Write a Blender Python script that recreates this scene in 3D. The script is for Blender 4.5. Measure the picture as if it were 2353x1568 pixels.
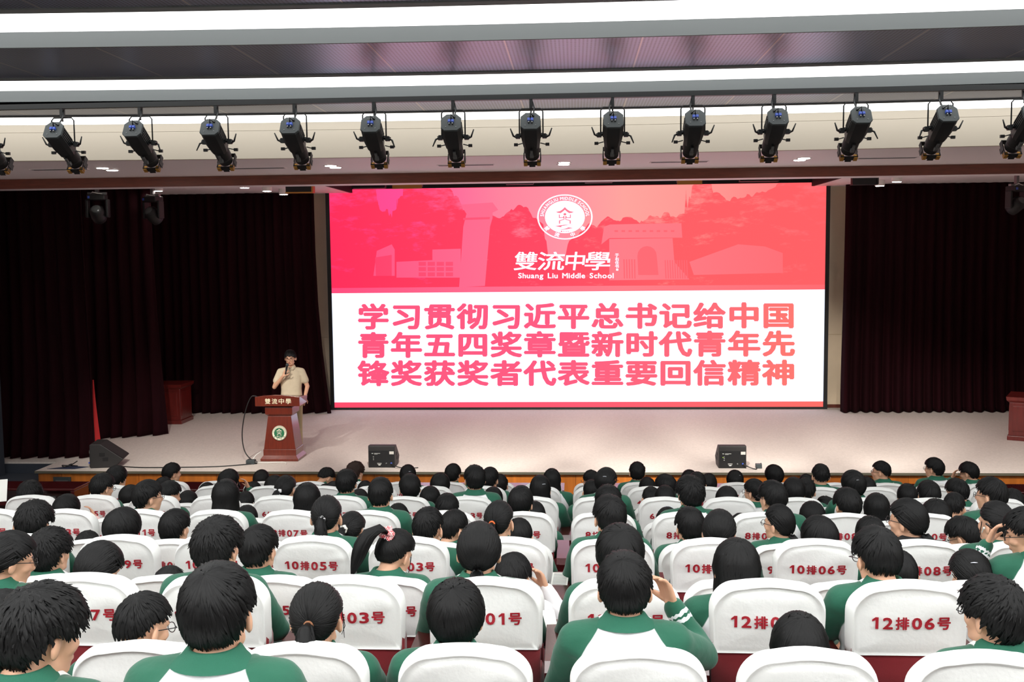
import bpy, bmesh, math, random
import numpy as np
from mathutils import Vector, Matrix, Euler, noise

for o in list(bpy.data.objects):
    bpy.data.objects.remove(o)
scene = bpy.context.scene
COL = scene.collection
PI = math.pi
R = math.radians
random.seed(7)

# ------------------------------------------------------------------ camera
cam_data = bpy.data.cameras.new('camera')
cam_data.sensor_width = 36.0
cam_data.lens = 36.0
cam_data.clip_end = 100
cam = bpy.data.objects.new('camera', cam_data)
COL.objects.link(cam)
_p, _y, _r = R(4.807), R(3.528), R(0.618)
_f = Vector((-math.sin(_y) * math.cos(_p), math.cos(_y) * math.cos(_p), -math.sin(_p)))
_rt = Vector((math.cos(_y), math.sin(_y), 0))
_up = _rt.cross(_f)
_R = math.cos(_r) * _rt - math.sin(_r) * _up
_U = math.cos(_r) * _up + math.sin(_r) * _rt
_m = Matrix((_R, _U, -_f)).transposed().to_4x4()
_m.translation = Vector((0, 0, 3.85))
cam.matrix_world = _m
scene.camera = cam

# ------------------------------------------------------------------ world, lamps, exposure
world = bpy.data.worlds.new('world')
world.use_nodes = True
world.node_tree.nodes['Background'].inputs[0].default_value = (0.6, 0.7, 0.8, 1)
world.node_tree.nodes['Background'].inputs[1].default_value = 0.02
scene.world = world
STRIP_POWER = 2.6
FILL_STRIP_POWER = 6.9  # unseen strips, set brighter than the visible ones as fill
SCREEN_POWER = 1.1
SCREEN_WHITE = 1.6
STAGE_SPOT_W = 1000.0
scene.view_settings.view_transform = 'Standard'
scene.view_settings.look = 'None'
scene.view_settings.exposure = 0.0
scene.view_settings.gamma = 1.0
scene.view_settings.use_curve_mapping = False
scene.cycles.use_denoising = True
scene.cycles.max_bounces = 6
scene.cycles.diffuse_bounces = 4
scene.cycles.glossy_bounces = 3
scene.cycles.caustics_reflective = False
scene.cycles.caustics_refractive = False
scene.cycles.sample_clamp_indirect = 4.0

# the stage spotlights in the row under the ceiling that are switched on
def stage_lamp(x, tx, ty, tz, watts, size):
    ld = bpy.data.lights.new('stage_lamp', 'SPOT')
    ld.energy = watts
    ld.color = (1.0, 0.94, 0.86)
    ld.spot_size = R(size)
    ld.spot_blend = 0.6
    ld.shadow_soft_size = 0.08
    o = bpy.data.objects.new('stage_lamp', ld)
    COL.objects.link(o)
    o.location = (x, 11.38, 4.74)
    d = Vector((tx, ty, tz)) - o.location
    o.rotation_euler = d.to_track_quat('-Z', 'Y').to_euler()
for _x, _t in ((-5.43, (-6.3, 17.0, 0.55, 0.9)), (-3.76, (-4.9, 16.9, 1.2, 0.45)), (-2.08, (-2.0, 18.2, 0.55, 1.7)), (-0.44, (0.0, 17.2, 0.55, 1.7)),
               (1.22, (2.0, 17.6, 0.55, 1.7)), (2.86, (4.2, 18.6, 0.55, 1.8)), (4.46, (6.4, 17.0, 0.55, 1.6))):
    stage_lamp(_x, _t[0], _t[1], _t[2], STAGE_SPOT_W * _t[3], 42)

# ------------------------------------------------------------------ material helpers
def lin(c):
    return tuple((v / 255 / 12.92 if v / 255 <= 0.04045 else ((v / 255 + 0.055) / 1.055) ** 2.4) for v in c)

MATS = {}
def pbr(name, col, rough=0.6, metal=0.0, spec=0.5, bump=0.0, bscale=200.0, vary=0.0, vscale=8.0, sheen=0.0, coat=0.0, stretch=None):
    if name in MATS:
        return MATS[name]
    m = bpy.data.materials.new(name)
    m.use_nodes = True
    nt = m.node_tree
    b = nt.nodes['Principled BSDF']
    c = lin(col)
    b.inputs['Base Color'].default_value = (*c, 1)
    b.inputs['Roughness'].default_value = rough
    b.inputs['Metallic'].default_value = metal
    b.inputs['Specular IOR Level'].default_value = spec
    if sheen:
        b.inputs['Sheen Weight'].default_value = sheen
    if coat:
        b.inputs['Coat Weight'].default_value = coat
        b.inputs['Coat Roughness'].default_value = 0.15
    tc = nt.nodes.new('ShaderNodeTexCoord')
    vec = tc.outputs['Object']
    if stretch:
        mp = nt.nodes.new('ShaderNodeMapping')
        mp.inputs['Scale'].default_value = stretch
        nt.links.new(vec, mp.inputs['Vector'])
        vec = mp.outputs['Vector']
    if vary:
        n = nt.nodes.new('ShaderNodeTexNoise')
        n.inputs['Scale'].default_value = vscale
        n.inputs['Detail'].default_value = 5
        nt.links.new(vec, n.inputs['Vector'])
        r = nt.nodes.new('ShaderNodeValToRGB')
        r.color_ramp.elements[0].position = 0.3
        r.color_ramp.elements[1].position = 0.7
        r.color_ramp.elements[0].color = (*[v * (1 - vary) for v in c], 1)
        r.color_ramp.elements[1].color = (*[min(1, v * (1 + vary)) for v in c], 1)
        nt.links.new(n.outputs['Fac'], r.inputs['Fac'])
        nt.links.new(r.outputs['Color'], b.inputs['Base Color'])
    if bump:
        n = nt.nodes.new('ShaderNodeTexNoise')
        n.inputs['Scale'].default_value = bscale
        n.inputs['Detail'].default_value = 3
        nt.links.new(vec, n.inputs['Vector'])
        bp = nt.nodes.new('ShaderNodeBump')
        bp.inputs['Strength'].default_value = bump
        bp.inputs['Distance'].default_value = 0.01
        nt.links.new(n.outputs['Fac'], bp.inputs['Height'])
        nt.links.new(bp.outputs['Normal'], b.inputs['Normal'])
    MATS[name] = m
    return m

def emit(name, col, power=1.0):
    if name in MATS:
        return MATS[name]
    m = bpy.data.materials.new(name)
    m.use_nodes = True
    nt = m.node_tree
    nt.nodes.remove(nt.nodes['Principled BSDF'])
    e = nt.nodes.new('ShaderNodeEmission')
    e.inputs['Color'].default_value = (*lin(col), 1)
    e.inputs['Strength'].default_value = power
    nt.links.new(e.outputs[0], nt.nodes['Material Output'].inputs[0])
    MATS[name] = m
    return m

def screen_ink(name, stops, power=1.0):
    """light given off by the display: a colour that runs along its width (the picture shown is a left-to-right gradient)"""
    m = emit(name, (255, 255, 255), power)
    nt = m.node_tree
    e = [n for n in nt.nodes if n.type == 'EMISSION'][0]
    g = nt.nodes.new('ShaderNodeNewGeometry')
    sx = nt.nodes.new('ShaderNodeSeparateXYZ')
    nt.links.new(g.outputs['Position'], sx.inputs[0])
    mr = nt.nodes.new('ShaderNodeMapRange')
    mr.inputs[1].default_value = -5.2
    mr.inputs[2].default_value = 5.2
    nt.links.new(sx.outputs[0], mr.inputs[0])
    r = nt.nodes.new('ShaderNodeValToRGB')
    els = r.color_ramp.elements
    els[0].position, els[0].color = stops[0][0], (*lin(stops[0][1]), 1)
    els[1].position, els[1].color = stops[-1][0], (*lin(stops[-1][1]), 1)
    for p, c in stops[1:-1]:
        k = els.new(p)
        k.color = (*lin(c), 1)
    nt.links.new(mr.outputs[0], r.inputs[0])
    nt.links.new(r.outputs[0], e.inputs['Color'])
    return m

# ------------------------------------------------------------------ mesh builder
class MB:
    def __init__(self):
        self.v, self.f, self.m, self.cur = [], [], [], 0
    def quadgrid(self, rows, closed=False, cap0=False, cap1=False):
        b = len(self.v)
        n = len(rows[0])
        for r in rows:
            self.v.extend(tuple(p) for p in r)
        for i in range(len(rows) - 1):
            for j in range(n if closed else n - 1):
                k = (j + 1) % n
                self.f.append((b + i * n + j, b + i * n + k, b + (i + 1) * n + k, b + (i + 1) * n + j))
                self.m.append(self.cur)
        if cap0:
            self.f.append(tuple(b + j for j in reversed(range(n))))
            self.m.append(self.cur)
        if cap1:
            e = b + (len(rows) - 1) * n
            self.f.append(tuple(e + j for j in range(n)))
            self.m.append(self.cur)
    def poly(self, pts):
        b = len(self.v)
        self.v.extend(tuple(p) for p in pts)
        self.f.append(tuple(range(b, b + len(pts))))
        self.m.append(self.cur)
    def box(self, x0, x1, y0, y1, z0, z1, M=None):
        c = [(x0, y0, z0), (x1, y0, z0), (x1, y1, z0), (x0, y1, z0), (x0, y0, z1), (x1, y0, z1), (x1, y1, z1), (x0, y1, z1)]
        if M is not None:
            c = [tuple(M @ Vector(p)) for p in c]
        b = len(self.v)
        self.v.extend(c)
        for q in ((3, 2, 1, 0), (4, 5, 6, 7), (0, 1, 5, 4), (1, 2, 6, 5), (2, 3, 7, 6), (3, 0, 4, 7)):
            self.f.append(tuple(b + i for i in q))
            self.m.append(self.cur)
    def loft_rect(self, secs):
        """secs: (z, x0, x1, y0, y1) from bottom to top"""
        self.quadgrid([[(a, c, z), (b, c, z), (b, d, z), (a, d, z)] for z, a, b, c, d in secs], True, True, True)
    def prism(self, pts, axis, a, b):
        """pts in the plane across AXIS (0: yz, 1: xz, 2: xy), extruded from a to b"""
        def p3(p, t):
            return {0: (t, p[0], p[1]), 1: (p[0], t, p[1]), 2: (p[0], p[1], t)}[axis]
        self.quadgrid([[p3(p, a) for p in pts], [p3(p, b) for p in pts]], True, True, True)
    def tube(self, path, rad, n=8, caps=True):
        path = [Vector(p) for p in path]
        if not hasattr(rad, '__len__'):
            rad = [rad] * len(path)
        rows = []
        t0 = (path[1] - path[0]).normalized()
        ref = Vector((0, 0, 1)) if abs(t0.z) < 0.9 else Vector((1, 0, 0))
        u = t0.cross(ref).normalized()
        for i, p in enumerate(path):
            t = (path[min(i + 1, len(path) - 1)] - path[max(i - 1, 0)])
            t = t.normalized() if t.length > 1e-9 else t0
            u = (u - t * u.dot(t))
            u = u.normalized() if u.length > 1e-6 else t.orthogonal().normalized()
            w = t.cross(u)
            rows.append([p + (u * math.cos(2 * PI * k / n) + w * math.sin(2 * PI * k / n)) * rad[i] for k in range(n)])
        self.quadgrid(rows, True, caps, caps)
    def capsule(self, p0, p1, r0, r1, n=14):
        p0, p1 = Vector(p0), Vector(p1)
        d = (p1 - p0)
        t = d.normalized()
        pts, rr = [], []
        for a in (85, 65, 40, 15):
            pts.append(p0 - t * r0 * math.sin(R(a)))
            rr.append(r0 * math.cos(R(a)))
        for k in range(0, 5):
            s = k / 4
            pts.append(p0 + d * s)
            rr.append(r0 + (r1 - r0) * s)
        for a in (15, 40, 65, 85):
            pts.append(p1 + t * r1 * math.sin(R(a)))
            rr.append(r1 * math.cos(R(a)))
        self.tube(pts, rr, n)
    def ellipsoid(self, c, r, M=None, nu=20, nv=12):
        rows = []
        for i in range(nv + 1):
            a = -PI / 2 + PI * (0.02 + 0.96 * i / nv)
            row = []
            for j in range(nu):
                b = 2 * PI * j / nu
                p = Vector((r[0] * math.cos(a) * math.cos(b), r[1] * math.cos(a) * math.sin(b), r[2] * math.sin(a)))
                if M is not None:
                    p = M @ p
                row.append(p + Vector(c))
            rows.append(row)
        self.quadgrid(rows, True, True, True)
    def rings(self, secs, n=28):
        """stacked superellipse rings: (z, rx, ry, cy)"""
        rows = []
        for z, rx, ry, cy in secs:
            row = []
            for j in range(n):
                a = 2 * PI * j / n
                ca, sa = math.cos(a), math.sin(a)
                e = 0.8
                row.append((rx * math.copysign(abs(ca) ** e, ca), cy + ry * math.copysign(abs(sa) ** e, sa), z))
            rows.append(row)
        self.quadgrid(rows, True, True, True)
    def lathe(self, prof, c=(0, 0, 0), axis='z', n=24):
        rows = []
        for r, h in prof:
            row = []
            for j in range(n):
                a = 2 * PI * j / n
                p = {'z': (r * math.cos(a), r * math.sin(a), h), 'y': (r * math.cos(a), h, -r * math.sin(a)), 'x': (h, r * math.cos(a), r * math.sin(a))}[axis]
                row.append((p[0] + c[0], p[1] + c[1], p[2] + c[2]))
            rows.append(row)
        self.quadgrid(rows, True, True, True)
    def transform(self, M):
        self.v = [tuple(M @ Vector(p)) for p in self.v]
        return self
    def mesh(self, name, mats=(), smooth=True):
        me = bpy.data.meshes.new(name)
        me.from_pydata(self.v, [], self.f)
        for m in (mats if isinstance(mats, (list, tuple)) else [mats]):
            me.materials.append(m)
        me.polygons.foreach_set('material_index', self.m)
        me.polygons.foreach_set('use_smooth', [smooth] * len(self.f))
        me.validate()
        me.update()
        return me
    def build(self, name, mats, parent=None, smooth=True, autosmooth=None, bevel=0):
        o = bpy.data.objects.new(name, self.mesh(name, mats, smooth))
        COL.objects.link(o)
        if parent is not None:
            o.parent = parent
        if bevel:
            b = o.modifiers.new('bevel', 'BEVEL')
            b.width = bevel
            b.segments = 2
            b.limit_method = 'ANGLE'
            b.angle_limit = R(40)
        if autosmooth:
            sharp_edges(o.data, autosmooth)
        return o

def sharp_edges(me, ang):
    bm = bmesh.new()
    bm.from_mesh(me)
    for e in bm.edges:
        if len(e.link_faces) == 2 and e.calc_face_angle(0) > R(ang):
            e.smooth = False
    bm.to_mesh(me)
    bm.free()

def link_mesh(name, me, parent=None):
    o = bpy.data.objects.new(name, me)
    COL.objects.link(o)
    if parent is not None:
        o.parent = parent
    return o

def thing(name, label, cat, loc=(0, 0, 0), rz=0.0, group=None):
    o = bpy.data.objects.new(name, None)
    o.empty_display_size = 0.1
    COL.objects.link(o)
    o.location = loc
    o.rotation_euler = (0, 0, rz)
    return tag(o, label, cat, group)

def tag(o, label, cat, group=None):
    o['label'] = label
    o['category'] = cat
    if group:
        o['group'] = group
    return o

def struct(o):
    o['kind'] = 'structure'
    return o

def dup(root, loc, rz, label, group=None):
    r = root.copy()
    COL.objects.link(r)
    r.location = loc
    r.rotation_euler = (0, 0, rz)
    r['label'] = label
    if group:
        r['group'] = group
    for ch in list(root.children):
        c = ch.copy()
        COL.objects.link(c)
        c.parent = r
        for g in list(ch.children):
            d = g.copy()
            COL.objects.link(d)
            d.parent = c
    return r

# ------------------------------------------------------------------ lettering
GLYPH = {}
def make_glyphs(chars, bold):
    """flat glyph meshes, made once per character; bold (in em) lays shifted copies of the outline over each other"""
    objs = []
    for ch in sorted(set(chars)):
        if ch == ' ' or (ch, bold) in GLYPH:
            continue
        cu = bpy.data.curves.new('glyph', 'FONT')
        cu.body = ch
        cu.size = 1.0
        cu.resolution_u = 3
        cu.fill_mode = 'FRONT'
        o = bpy.data.objects.new('glyph', cu)
        COL.objects.link(o)
        objs.append((ch, o))
    bpy.context.view_layer.update()
    dg = bpy.context.evaluated_depsgraph_get()
    for ch, o in objs:
        me = bpy.data.meshes.new_from_object(o.evaluated_get(dg))
        v0 = [(v.co.x, v.co.y) for v in me.vertices]
        f0 = [tuple(p.vertices) for p in me.polygons]
        vs, fs = [], []
        for k in range(7):
            dx, dy = (0, 0) if k == 0 else (bold * math.cos(k * PI / 3), bold * math.sin(k * PI / 3))
            b = len(vs)
            vs += [(x + dx, y + dy) for x, y in v0]
            fs += [tuple(i + b for i in f) for f in f0]
        GLYPH[(ch, bold)] = (vs, fs)
        bpy.data.meshes.remove(me)
        cu = o.data
        bpy.data.objects.remove(o)
        bpy.data.curves.remove(cu)

def glyph_box(ch, bold):
    vs = GLYPH[(ch, bold)][0]
    return min(v[0] for v in vs), max(v[0] for v in vs), min(v[1] for v in vs), max(v[1] for v in vs)

def put_glyph(mb, ch, bold, fn, fit=None):
    """fn maps a 2-D glyph point to 3-D; fit=(x0,x1,y0,y1) stretches the glyph's own box onto that one"""
    vs, fs = GLYPH[(ch, bold)]
    b = len(mb.v)
    if fit:
        a0, a1, b0, b1 = glyph_box(ch, bold)
        vs = [(fit[0] + (x - a0) / (a1 - a0) * (fit[1] - fit[0]), fit[2] + (y - b0) / (b1 - b0) * (fit[3] - fit[2])) for x, y in vs]
    n1 = len(vs) // 7
    for i, (x, y) in enumerate(vs):
        p = tuple(fn(x, y))
        mb.v.append(p if len(p) == 2 else (p[0], p[1] - .00025 * (i // n1), p[2]))
    for f in fs:
        mb.f.append(tuple(b + i for i in f))
        mb.m.append(mb.cur)

def remesh_all(jobs):
    """jobs: list of (MB, voxel, smooth iterations) -> list of continuous meshes"""
    objs = []
    for mb, vox, it in jobs:
        o = mb.build('tmp', [])
        md = o.modifiers.new('r', 'REMESH')
        md.mode = 'VOXEL'
        md.voxel_size = vox
        md.use_smooth_shade = True
        s = o.modifiers.new('s', 'SMOOTH')
        s.factor = 0.5
        s.iterations = it
        objs.append(o)
    bpy.context.view_layer.update()
    dg = bpy.context.evaluated_depsgraph_get()
    out = []
    for o in objs:
        out.append(bpy.data.meshes.new_from_object(o.evaluated_get(dg)))
    for o in objs:
        me = o.data
        bpy.data.objects.remove(o)
        bpy.data.meshes.remove(me)
    return out

def coords(me):
    a = np.empty(len(me.vertices) * 3, np.float32)
    me.vertices.foreach_get('co', a)
    return a.reshape(-1, 3).astype(np.float64)

def set_attr(me, name, vals):
    at = me.attributes.get(name) or me.attributes.new(name, 'FLOAT', 'POINT')
    at.data.foreach_set('value', np.asarray(vals, np.float32))
# ------------------------------------------------------------------ materials
m_cover = pbr('white_seat_cloth', (236, 238, 236), 0.85, bump=0.12, bscale=60, sheen=0.2)
m_piping = pbr('cream_piping', (236, 234, 222), 0.8)
m_red = pbr('dark_red_upholstery', (128, 16, 28), 0.8, bump=0.15, bscale=300, sheen=0.3)
m_number = pbr('red_print', (168, 22, 40), 0.6)
m_arm = pbr('varnished_redwood', (74, 22, 24), 0.22, coat=0.6, vary=0.15, vscale=6, stretch=(1, 1, 6))
m_black = pbr('black_metal', (22, 25, 27), 0.45)
m_blackm = pbr('black_plastic', (15, 15, 17), 0.55)
m_grey_panel = pbr('grey_lamp_back', (54, 62, 64), 0.5)
m_steel = pbr('dull_steel', (120, 122, 122), 0.4, metal=0.7)
m_gold = pbr('brass_gel_frame', (190, 140, 66), 0.35, metal=0.6)
m_blue = pbr('blue_plug', (60, 90, 190), 0.5)
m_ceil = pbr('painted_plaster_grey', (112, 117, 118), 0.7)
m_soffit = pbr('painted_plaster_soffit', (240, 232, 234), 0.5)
m_cream = pbr('cream_plaster', (196, 186, 170), 0.6)
m_wall = pbr('wall_plaster', (232, 230, 224), 0.8)
m_beige = pbr('beige_panel', (228, 208, 178), 0.6, vary=0.06, vscale=1.5)
m_walnut = pbr('red_brown_veneer', (92, 40, 26), 0.4, vary=0.25, vscale=3, stretch=(12, 1, 0.7))
m_beamface = pbr('proscenium_veneer', (120, 58, 40), 0.45, vary=0.2, vscale=4, stretch=(1, 1, 8))
m_carpet = pbr('stage_carpet', (208, 198, 190), 0.95, bump=0.25, bscale=260, vary=0.08, vscale=30)
m_floor = pbr('hall_floor', (70, 60, 58), 0.6)
m_stair = pbr('blue_grey_carpet', (52, 58, 68), 0.95, bump=0.2, bscale=300)
m_trim = pbr('grey_green_trim', (92, 88, 74), 0.5)
m_velvet = pbr('wine_red_velvet', (30, 5, 10), 0.9, spec=0.1, bump=0.1, bscale=150, vary=0.3, vscale=2, stretch=(6, 1, 0.3))
m_dark = pbr('stage_house_black', (18, 17, 18), 0.8)
m_strip = emit('ceiling_light_diffuser', (255, 255, 253), STRIP_POWER)
m_hall_fill = emit('hall_fill_diffuser', (255, 255, 253), FILL_STRIP_POWER)
m_rear_fill = emit('rear_fill_diffuser', (255, 255, 253), FILL_STRIP_POWER * 1.7)  # added fill from behind the camera, strongest of the strips
m_downlight = emit('downlight_lens', (255, 250, 240), 60.0)
m_white = pbr('white_paint', (235, 235, 230), 0.5)
m_red_cloth = pbr('bright_red_cloth', (190, 26, 30), 0.7)

# orange wood fascia with tall boards
def wood_fascia():
    m = pbr('orange_stage_veneer', (186, 108, 40), 0.4, vary=0.22, vscale=2.2, stretch=(5, 1, 0.5))
    nt = m.node_tree
    b = nt.nodes['Principled BSDF']
    src = b.inputs['Base Color'].links[0].from_socket
    tc = nt.nodes.new('ShaderNodeTexCoord')
    br = nt.nodes.new('ShaderNodeTexBrick')
    mp = nt.nodes.new('ShaderNodeMapping')
    mp.inputs['Rotation'].default_value = (R(90), 0, 0)
    nt.links.new(tc.outputs['Object'], mp.inputs['Vector'])
    nt.links.new(mp.outputs[0], br.inputs['Vector'])
    br.offset = 0.0
    br.inputs['Scale'].default_value = 1.0
    br.inputs['Brick Width'].default_value = 0.62
    br.inputs['Row Height'].default_value = 3.0
    br.inputs['Mortar Size'].default_value = 0.004
    br.inputs['Color1'].default_value = (1, 1, 1, 1)
    br.inputs['Color2'].default_value = (0.72, 0.66, 0.6, 1)
    br.inputs['Mortar'].default_value = (0.3, 0.24, 0.2, 1)
    mx = nt.nodes.new('ShaderNodeMix')
    mx.data_type = 'RGBA'
    mx.blend_type = 'MULTIPLY'
    mx.inputs[0].default_value = 1.0
    nt.links.new(src, mx.inputs[6])
    nt.links.new(br.outputs['Color'], mx.inputs[7])
    nt.links.new(mx.outputs[2], b.inputs['Base Color'])
    return m
m_fascia = wood_fascia()

# perforated metal ceiling: rows of small holes and a joint every 1.15 m
def perforated():
    m = pbr('perforated_ceiling_metal', (152, 160, 182), 0.30, metal=0.65)
    nt = m.node_tree
    b = nt.nodes['Principled BSDF']
    tc = nt.nodes.new('ShaderNodeTexCoord')
    sp = nt.nodes.new('ShaderNodeSeparateXYZ')
    nt.links.new(tc.outputs['Object'], sp.inputs[0])
    def math_(op, a, bb=None):
        n = nt.nodes.new('ShaderNodeMath')
        n.operation = op
        for i, s in enumerate((a, bb)):
            if s is None:
                continue
            if isinstance(s, (int, float)):
                n.inputs[i].default_value = s
            else:
                nt.links.new(s, n.inputs[i])
        return n.outputs[0]
    def cell(s, p):
        return math_('ABSOLUTE', math_('SUBTRACT', math_('FRACT', math_('DIVIDE', s, p)), 0.5))
    cx, cy = cell(sp.outputs[0], 0.034), cell(sp.outputs[1], 0.034)
    d = math_('SQRT', math_('ADD', math_('MULTIPLY', cx, cx), math_('MULTIPLY', cy, cy)))
    hole = math_('LESS_THAN', d, 0.26)
    jn = math_('LESS_THAN', cell(sp.outputs[0], 1.15), 0.006)
    mx = nt.nodes.new('ShaderNodeMix')
    mx.data_type = 'RGBA'
    mx.inputs[6].default_value = (*lin((152, 160, 182)), 1)
    mx.inputs[7].default_value = (*lin((60, 50, 44)), 1)
    nt.links.new(math_('MULTIPLY', hole, 0.85), mx.inputs[0])
    m2 = nt.nodes.new('ShaderNodeMix')
    m2.data_type = 'RGBA'
    m2.inputs[7].default_value = (*lin((206, 200, 190)), 1)
    nt.links.new(jn, m2.inputs[0])
    nt.links.new(mx.outputs[2], m2.inputs[6])
    nt.links.new(m2.outputs[2], b.inputs['Base Color'])
    return m
m_perf = perforated()

# ------------------------------------------------------------------ room shell
ROWF = {14: 1.78, 13: 1.49, 12: 1.49, 11: 1.21, 10: 1.21, 9: .955, 8: .955, 7: .68, 6: .68, 5: .405, 4: .405, 3: .11, 2: .09}
ROWY = {r: 4.16 + .805 * (12 - r) for r in range(2, 13)}
ROWY.update({14: 2.35, 13: 3.40, 11: 5.02})
def seat_x(n):
    return -.093 + .58 * (n - .5 * math.copysign(1, n)) + math.copysign(.01, n)

# stepped hall floor: two rows of seats to each step
mb = MB()
prof = [(-9.0, -0.3), (15.36, -0.3), (15.36, 0.0), (13.0, 0.0)]
pairs = [(2, .13), (4, .405), (6, .68), (8, .955), (10, 1.21), (12, 1.49), (14, 1.78)]
for i, (r, z) in enumerate(pairs):
    y1 = ROWY[r] + 0.78 if r != 2 else 13.0
    prof += [(y1, prof[-1][1]), (y1, z)]
prof += [(-9.0, 1.78)]
mb.prism(prof, 0, -10, 10)
struct(mb.build('floor', m_floor, smooth=False))

W = 10.0
mb = MB(); mb.box(-W - .2, -W, -9, 22.2, -.3, 7); struct(mb.build('wall_left', m_wall, smooth=False))
mb = MB(); mb.box(W, W + .2, -9, 22.2, -.3, 7); struct(mb.build('wall_right', m_wall, smooth=False))
mb = MB(); mb.box(-W, W, -9.2, -9, -.3, 7); struct(mb.build('wall_rear', m_wall, smooth=False))
# stage back wall: beige panels with joints
mb = MB()
mb.box(-W, W, 21.92, 22.1, .55, 6.4)
for x0, x1 in ((-10, -7.4), (-7.39, -5.2), (5.2, 7.39), (7.4, 10)):
    for z0, z1 in ((.6, 2.1), (2.11, 3.62), (3.63, 5.2)):
        mb.box(x0, x1, 21.9, 21.92, z0, z1)
struct(mb.build('wall_stage_back', m_beige, smooth=False))
mb = MB(); mb.box(-W, W, 21.86, 21.9, .55, .62); struct(mb.build('baseboard_stage_back', m_walnut, smooth=False))

# ceiling: perforated panels, plaster faces and light openings stepping down to the stage
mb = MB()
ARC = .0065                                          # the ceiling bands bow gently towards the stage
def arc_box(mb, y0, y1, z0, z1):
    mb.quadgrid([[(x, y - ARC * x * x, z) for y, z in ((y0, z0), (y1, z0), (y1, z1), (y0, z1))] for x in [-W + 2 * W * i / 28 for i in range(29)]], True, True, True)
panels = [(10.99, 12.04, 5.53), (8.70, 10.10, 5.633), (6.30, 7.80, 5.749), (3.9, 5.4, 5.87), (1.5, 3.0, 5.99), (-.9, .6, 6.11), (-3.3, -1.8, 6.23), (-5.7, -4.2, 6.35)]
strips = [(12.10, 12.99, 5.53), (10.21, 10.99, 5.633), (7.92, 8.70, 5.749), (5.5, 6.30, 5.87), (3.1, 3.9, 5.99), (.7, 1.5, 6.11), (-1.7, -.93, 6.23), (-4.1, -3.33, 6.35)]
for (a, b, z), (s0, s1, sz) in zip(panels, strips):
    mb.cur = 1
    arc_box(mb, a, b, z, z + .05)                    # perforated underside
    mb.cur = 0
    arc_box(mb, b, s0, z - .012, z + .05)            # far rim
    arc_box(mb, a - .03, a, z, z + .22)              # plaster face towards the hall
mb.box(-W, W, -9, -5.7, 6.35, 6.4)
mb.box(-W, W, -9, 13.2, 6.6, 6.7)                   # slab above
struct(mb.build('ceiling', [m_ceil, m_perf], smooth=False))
for i, (s0, s1, sz) in enumerate(strips):
    mb = MB()
    arc_box(mb, s0 + .004, s1 - .034, sz + .012, sz + .03)
    nm = 'ceiling_light_strip'
    if i >= 3:                                        # unseen, added over and behind the camera as fill for the seat backs
        struct(mb.build(nm, m_hall_fill if i < 5 else m_rear_fill, smooth=False))
        continue
    o = mb.build(nm, m_strip, smooth=False)
    tag(o, ['long white light strip just above the cream band over the spotlights',
            'long white light strip between the two perforated ceiling panels, above the spotlight rail',
            'widest long white light strip along the top of the photo'][i], 'ceiling light', 'long ceiling light strips')
# cream fascia above the soffit, soffit, proscenium beam
mb = MB()
arc_box(mb, 12.97, 13.05, 5.448, 5.60)
arc_box(mb, 12.965, 13.06, 5.098, 5.444)
arc_box(mb, 13.0, 13.04, 5.58, 6.6)
struct(mb.build('trim_1', m_cream, smooth=False))
mb = MB(); mb.quadgrid([[(x, y, z) for y, z in ((13.055 - ARC * x * x, 5.098), (15.52, 5.098), (15.52, 5.2), (13.055 - ARC * x * x, 5.2))] for x in [-W + 2 * W * i / 28 for i in range(29)]], True, True, True)
struct(mb.build('ceiling_soffit', m_soffit, smooth=False))
mb = MB(); mb.box(-W, W, 15.48, 15.51, 4.95, 5.098)
struct(mb.build('trim_2', m_beamface, smooth=False))
mb = MB(); mb.box(-W, W, 15.511, 15.9, 4.952, 6.4)
struct(mb.build('wall_proscenium', m_soffit, smooth=False))
# side piers of the proscenium, mostly outside the picture
mb = MB(); mb.box(-W, -9.3, 15.7, 15.95, 0, 4.95); struct(mb.build('wall_proscenium_left', m_stair, smooth=False))
mb = MB(); mb.box(9.3, W, 15.7, 15.95, .55, 4.95); struct(mb.build('wall_proscenium_right', m_wall, smooth=False))

# stage: carpet deck with its orange wood front
mb = MB()
deck = [(-8.47, 15.36), (W, 15.36), (W, 21.9), (-W, 21.9), (-W, 16.06), (-8.47, 16.06)]
mb.prism(deck, 2, .52, .55)
struct(mb.build('floor_stage', m_carpet, smooth=False))
mb = MB()
mb.box(-8.44, W, 15.40, 15.45, 0, .515)
mb.box(-8.44, -8.39, 15.45, 16.1, 0, .515)
struct(mb.build('wall_stage_front', m_fascia, smooth=False))
mb = MB()
mb.box(-8.475, W, 15.352, 15.42, .512, .549)
mb.box(-8.475, -8.4, 15.42, 16.06, .512, .549)
struct(mb.build('trim_3', m_trim, smooth=False))
mb = MB()
mb.box(-W, -8.5, 15.50, 16.06, 0, .36)
mb.box(-W, -8.5, 14.95, 15.50, 0, .18)
mb.box(-W, -8.48, 16.06, 16.12, 0, .52)
struct(mb.build('floor_stage_steps', m_stair, smooth=False))
# stage house ceiling
mb = MB()
mb.box(-W, -4.75, 16.6, 21.9, 5.2, 5.3)
mb.box(4.95, W, 16.6, 21.9, 5.2, 5.3)
mb.box(-W, W, 15.9, 16.0, 5.2, 6.4)
struct(mb.build('ceiling_stage_sides', m_soffit, smooth=False))
mb = MB(); mb.box(-W, W, 15.9, 21.9, 6.3, 6.4)
mb.box(-4.75, -4.7, 16.0, 21.9, 5.2, 6.3)
mb.box(4.9, 4.95, 16.0, 21.9, 5.2, 6.3)
mb.box(-4.7, 4.9, 21.8, 21.9, 5.4, 6.3)
struct(mb.build('ceiling_stage_house', m_dark, smooth=False))

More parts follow.
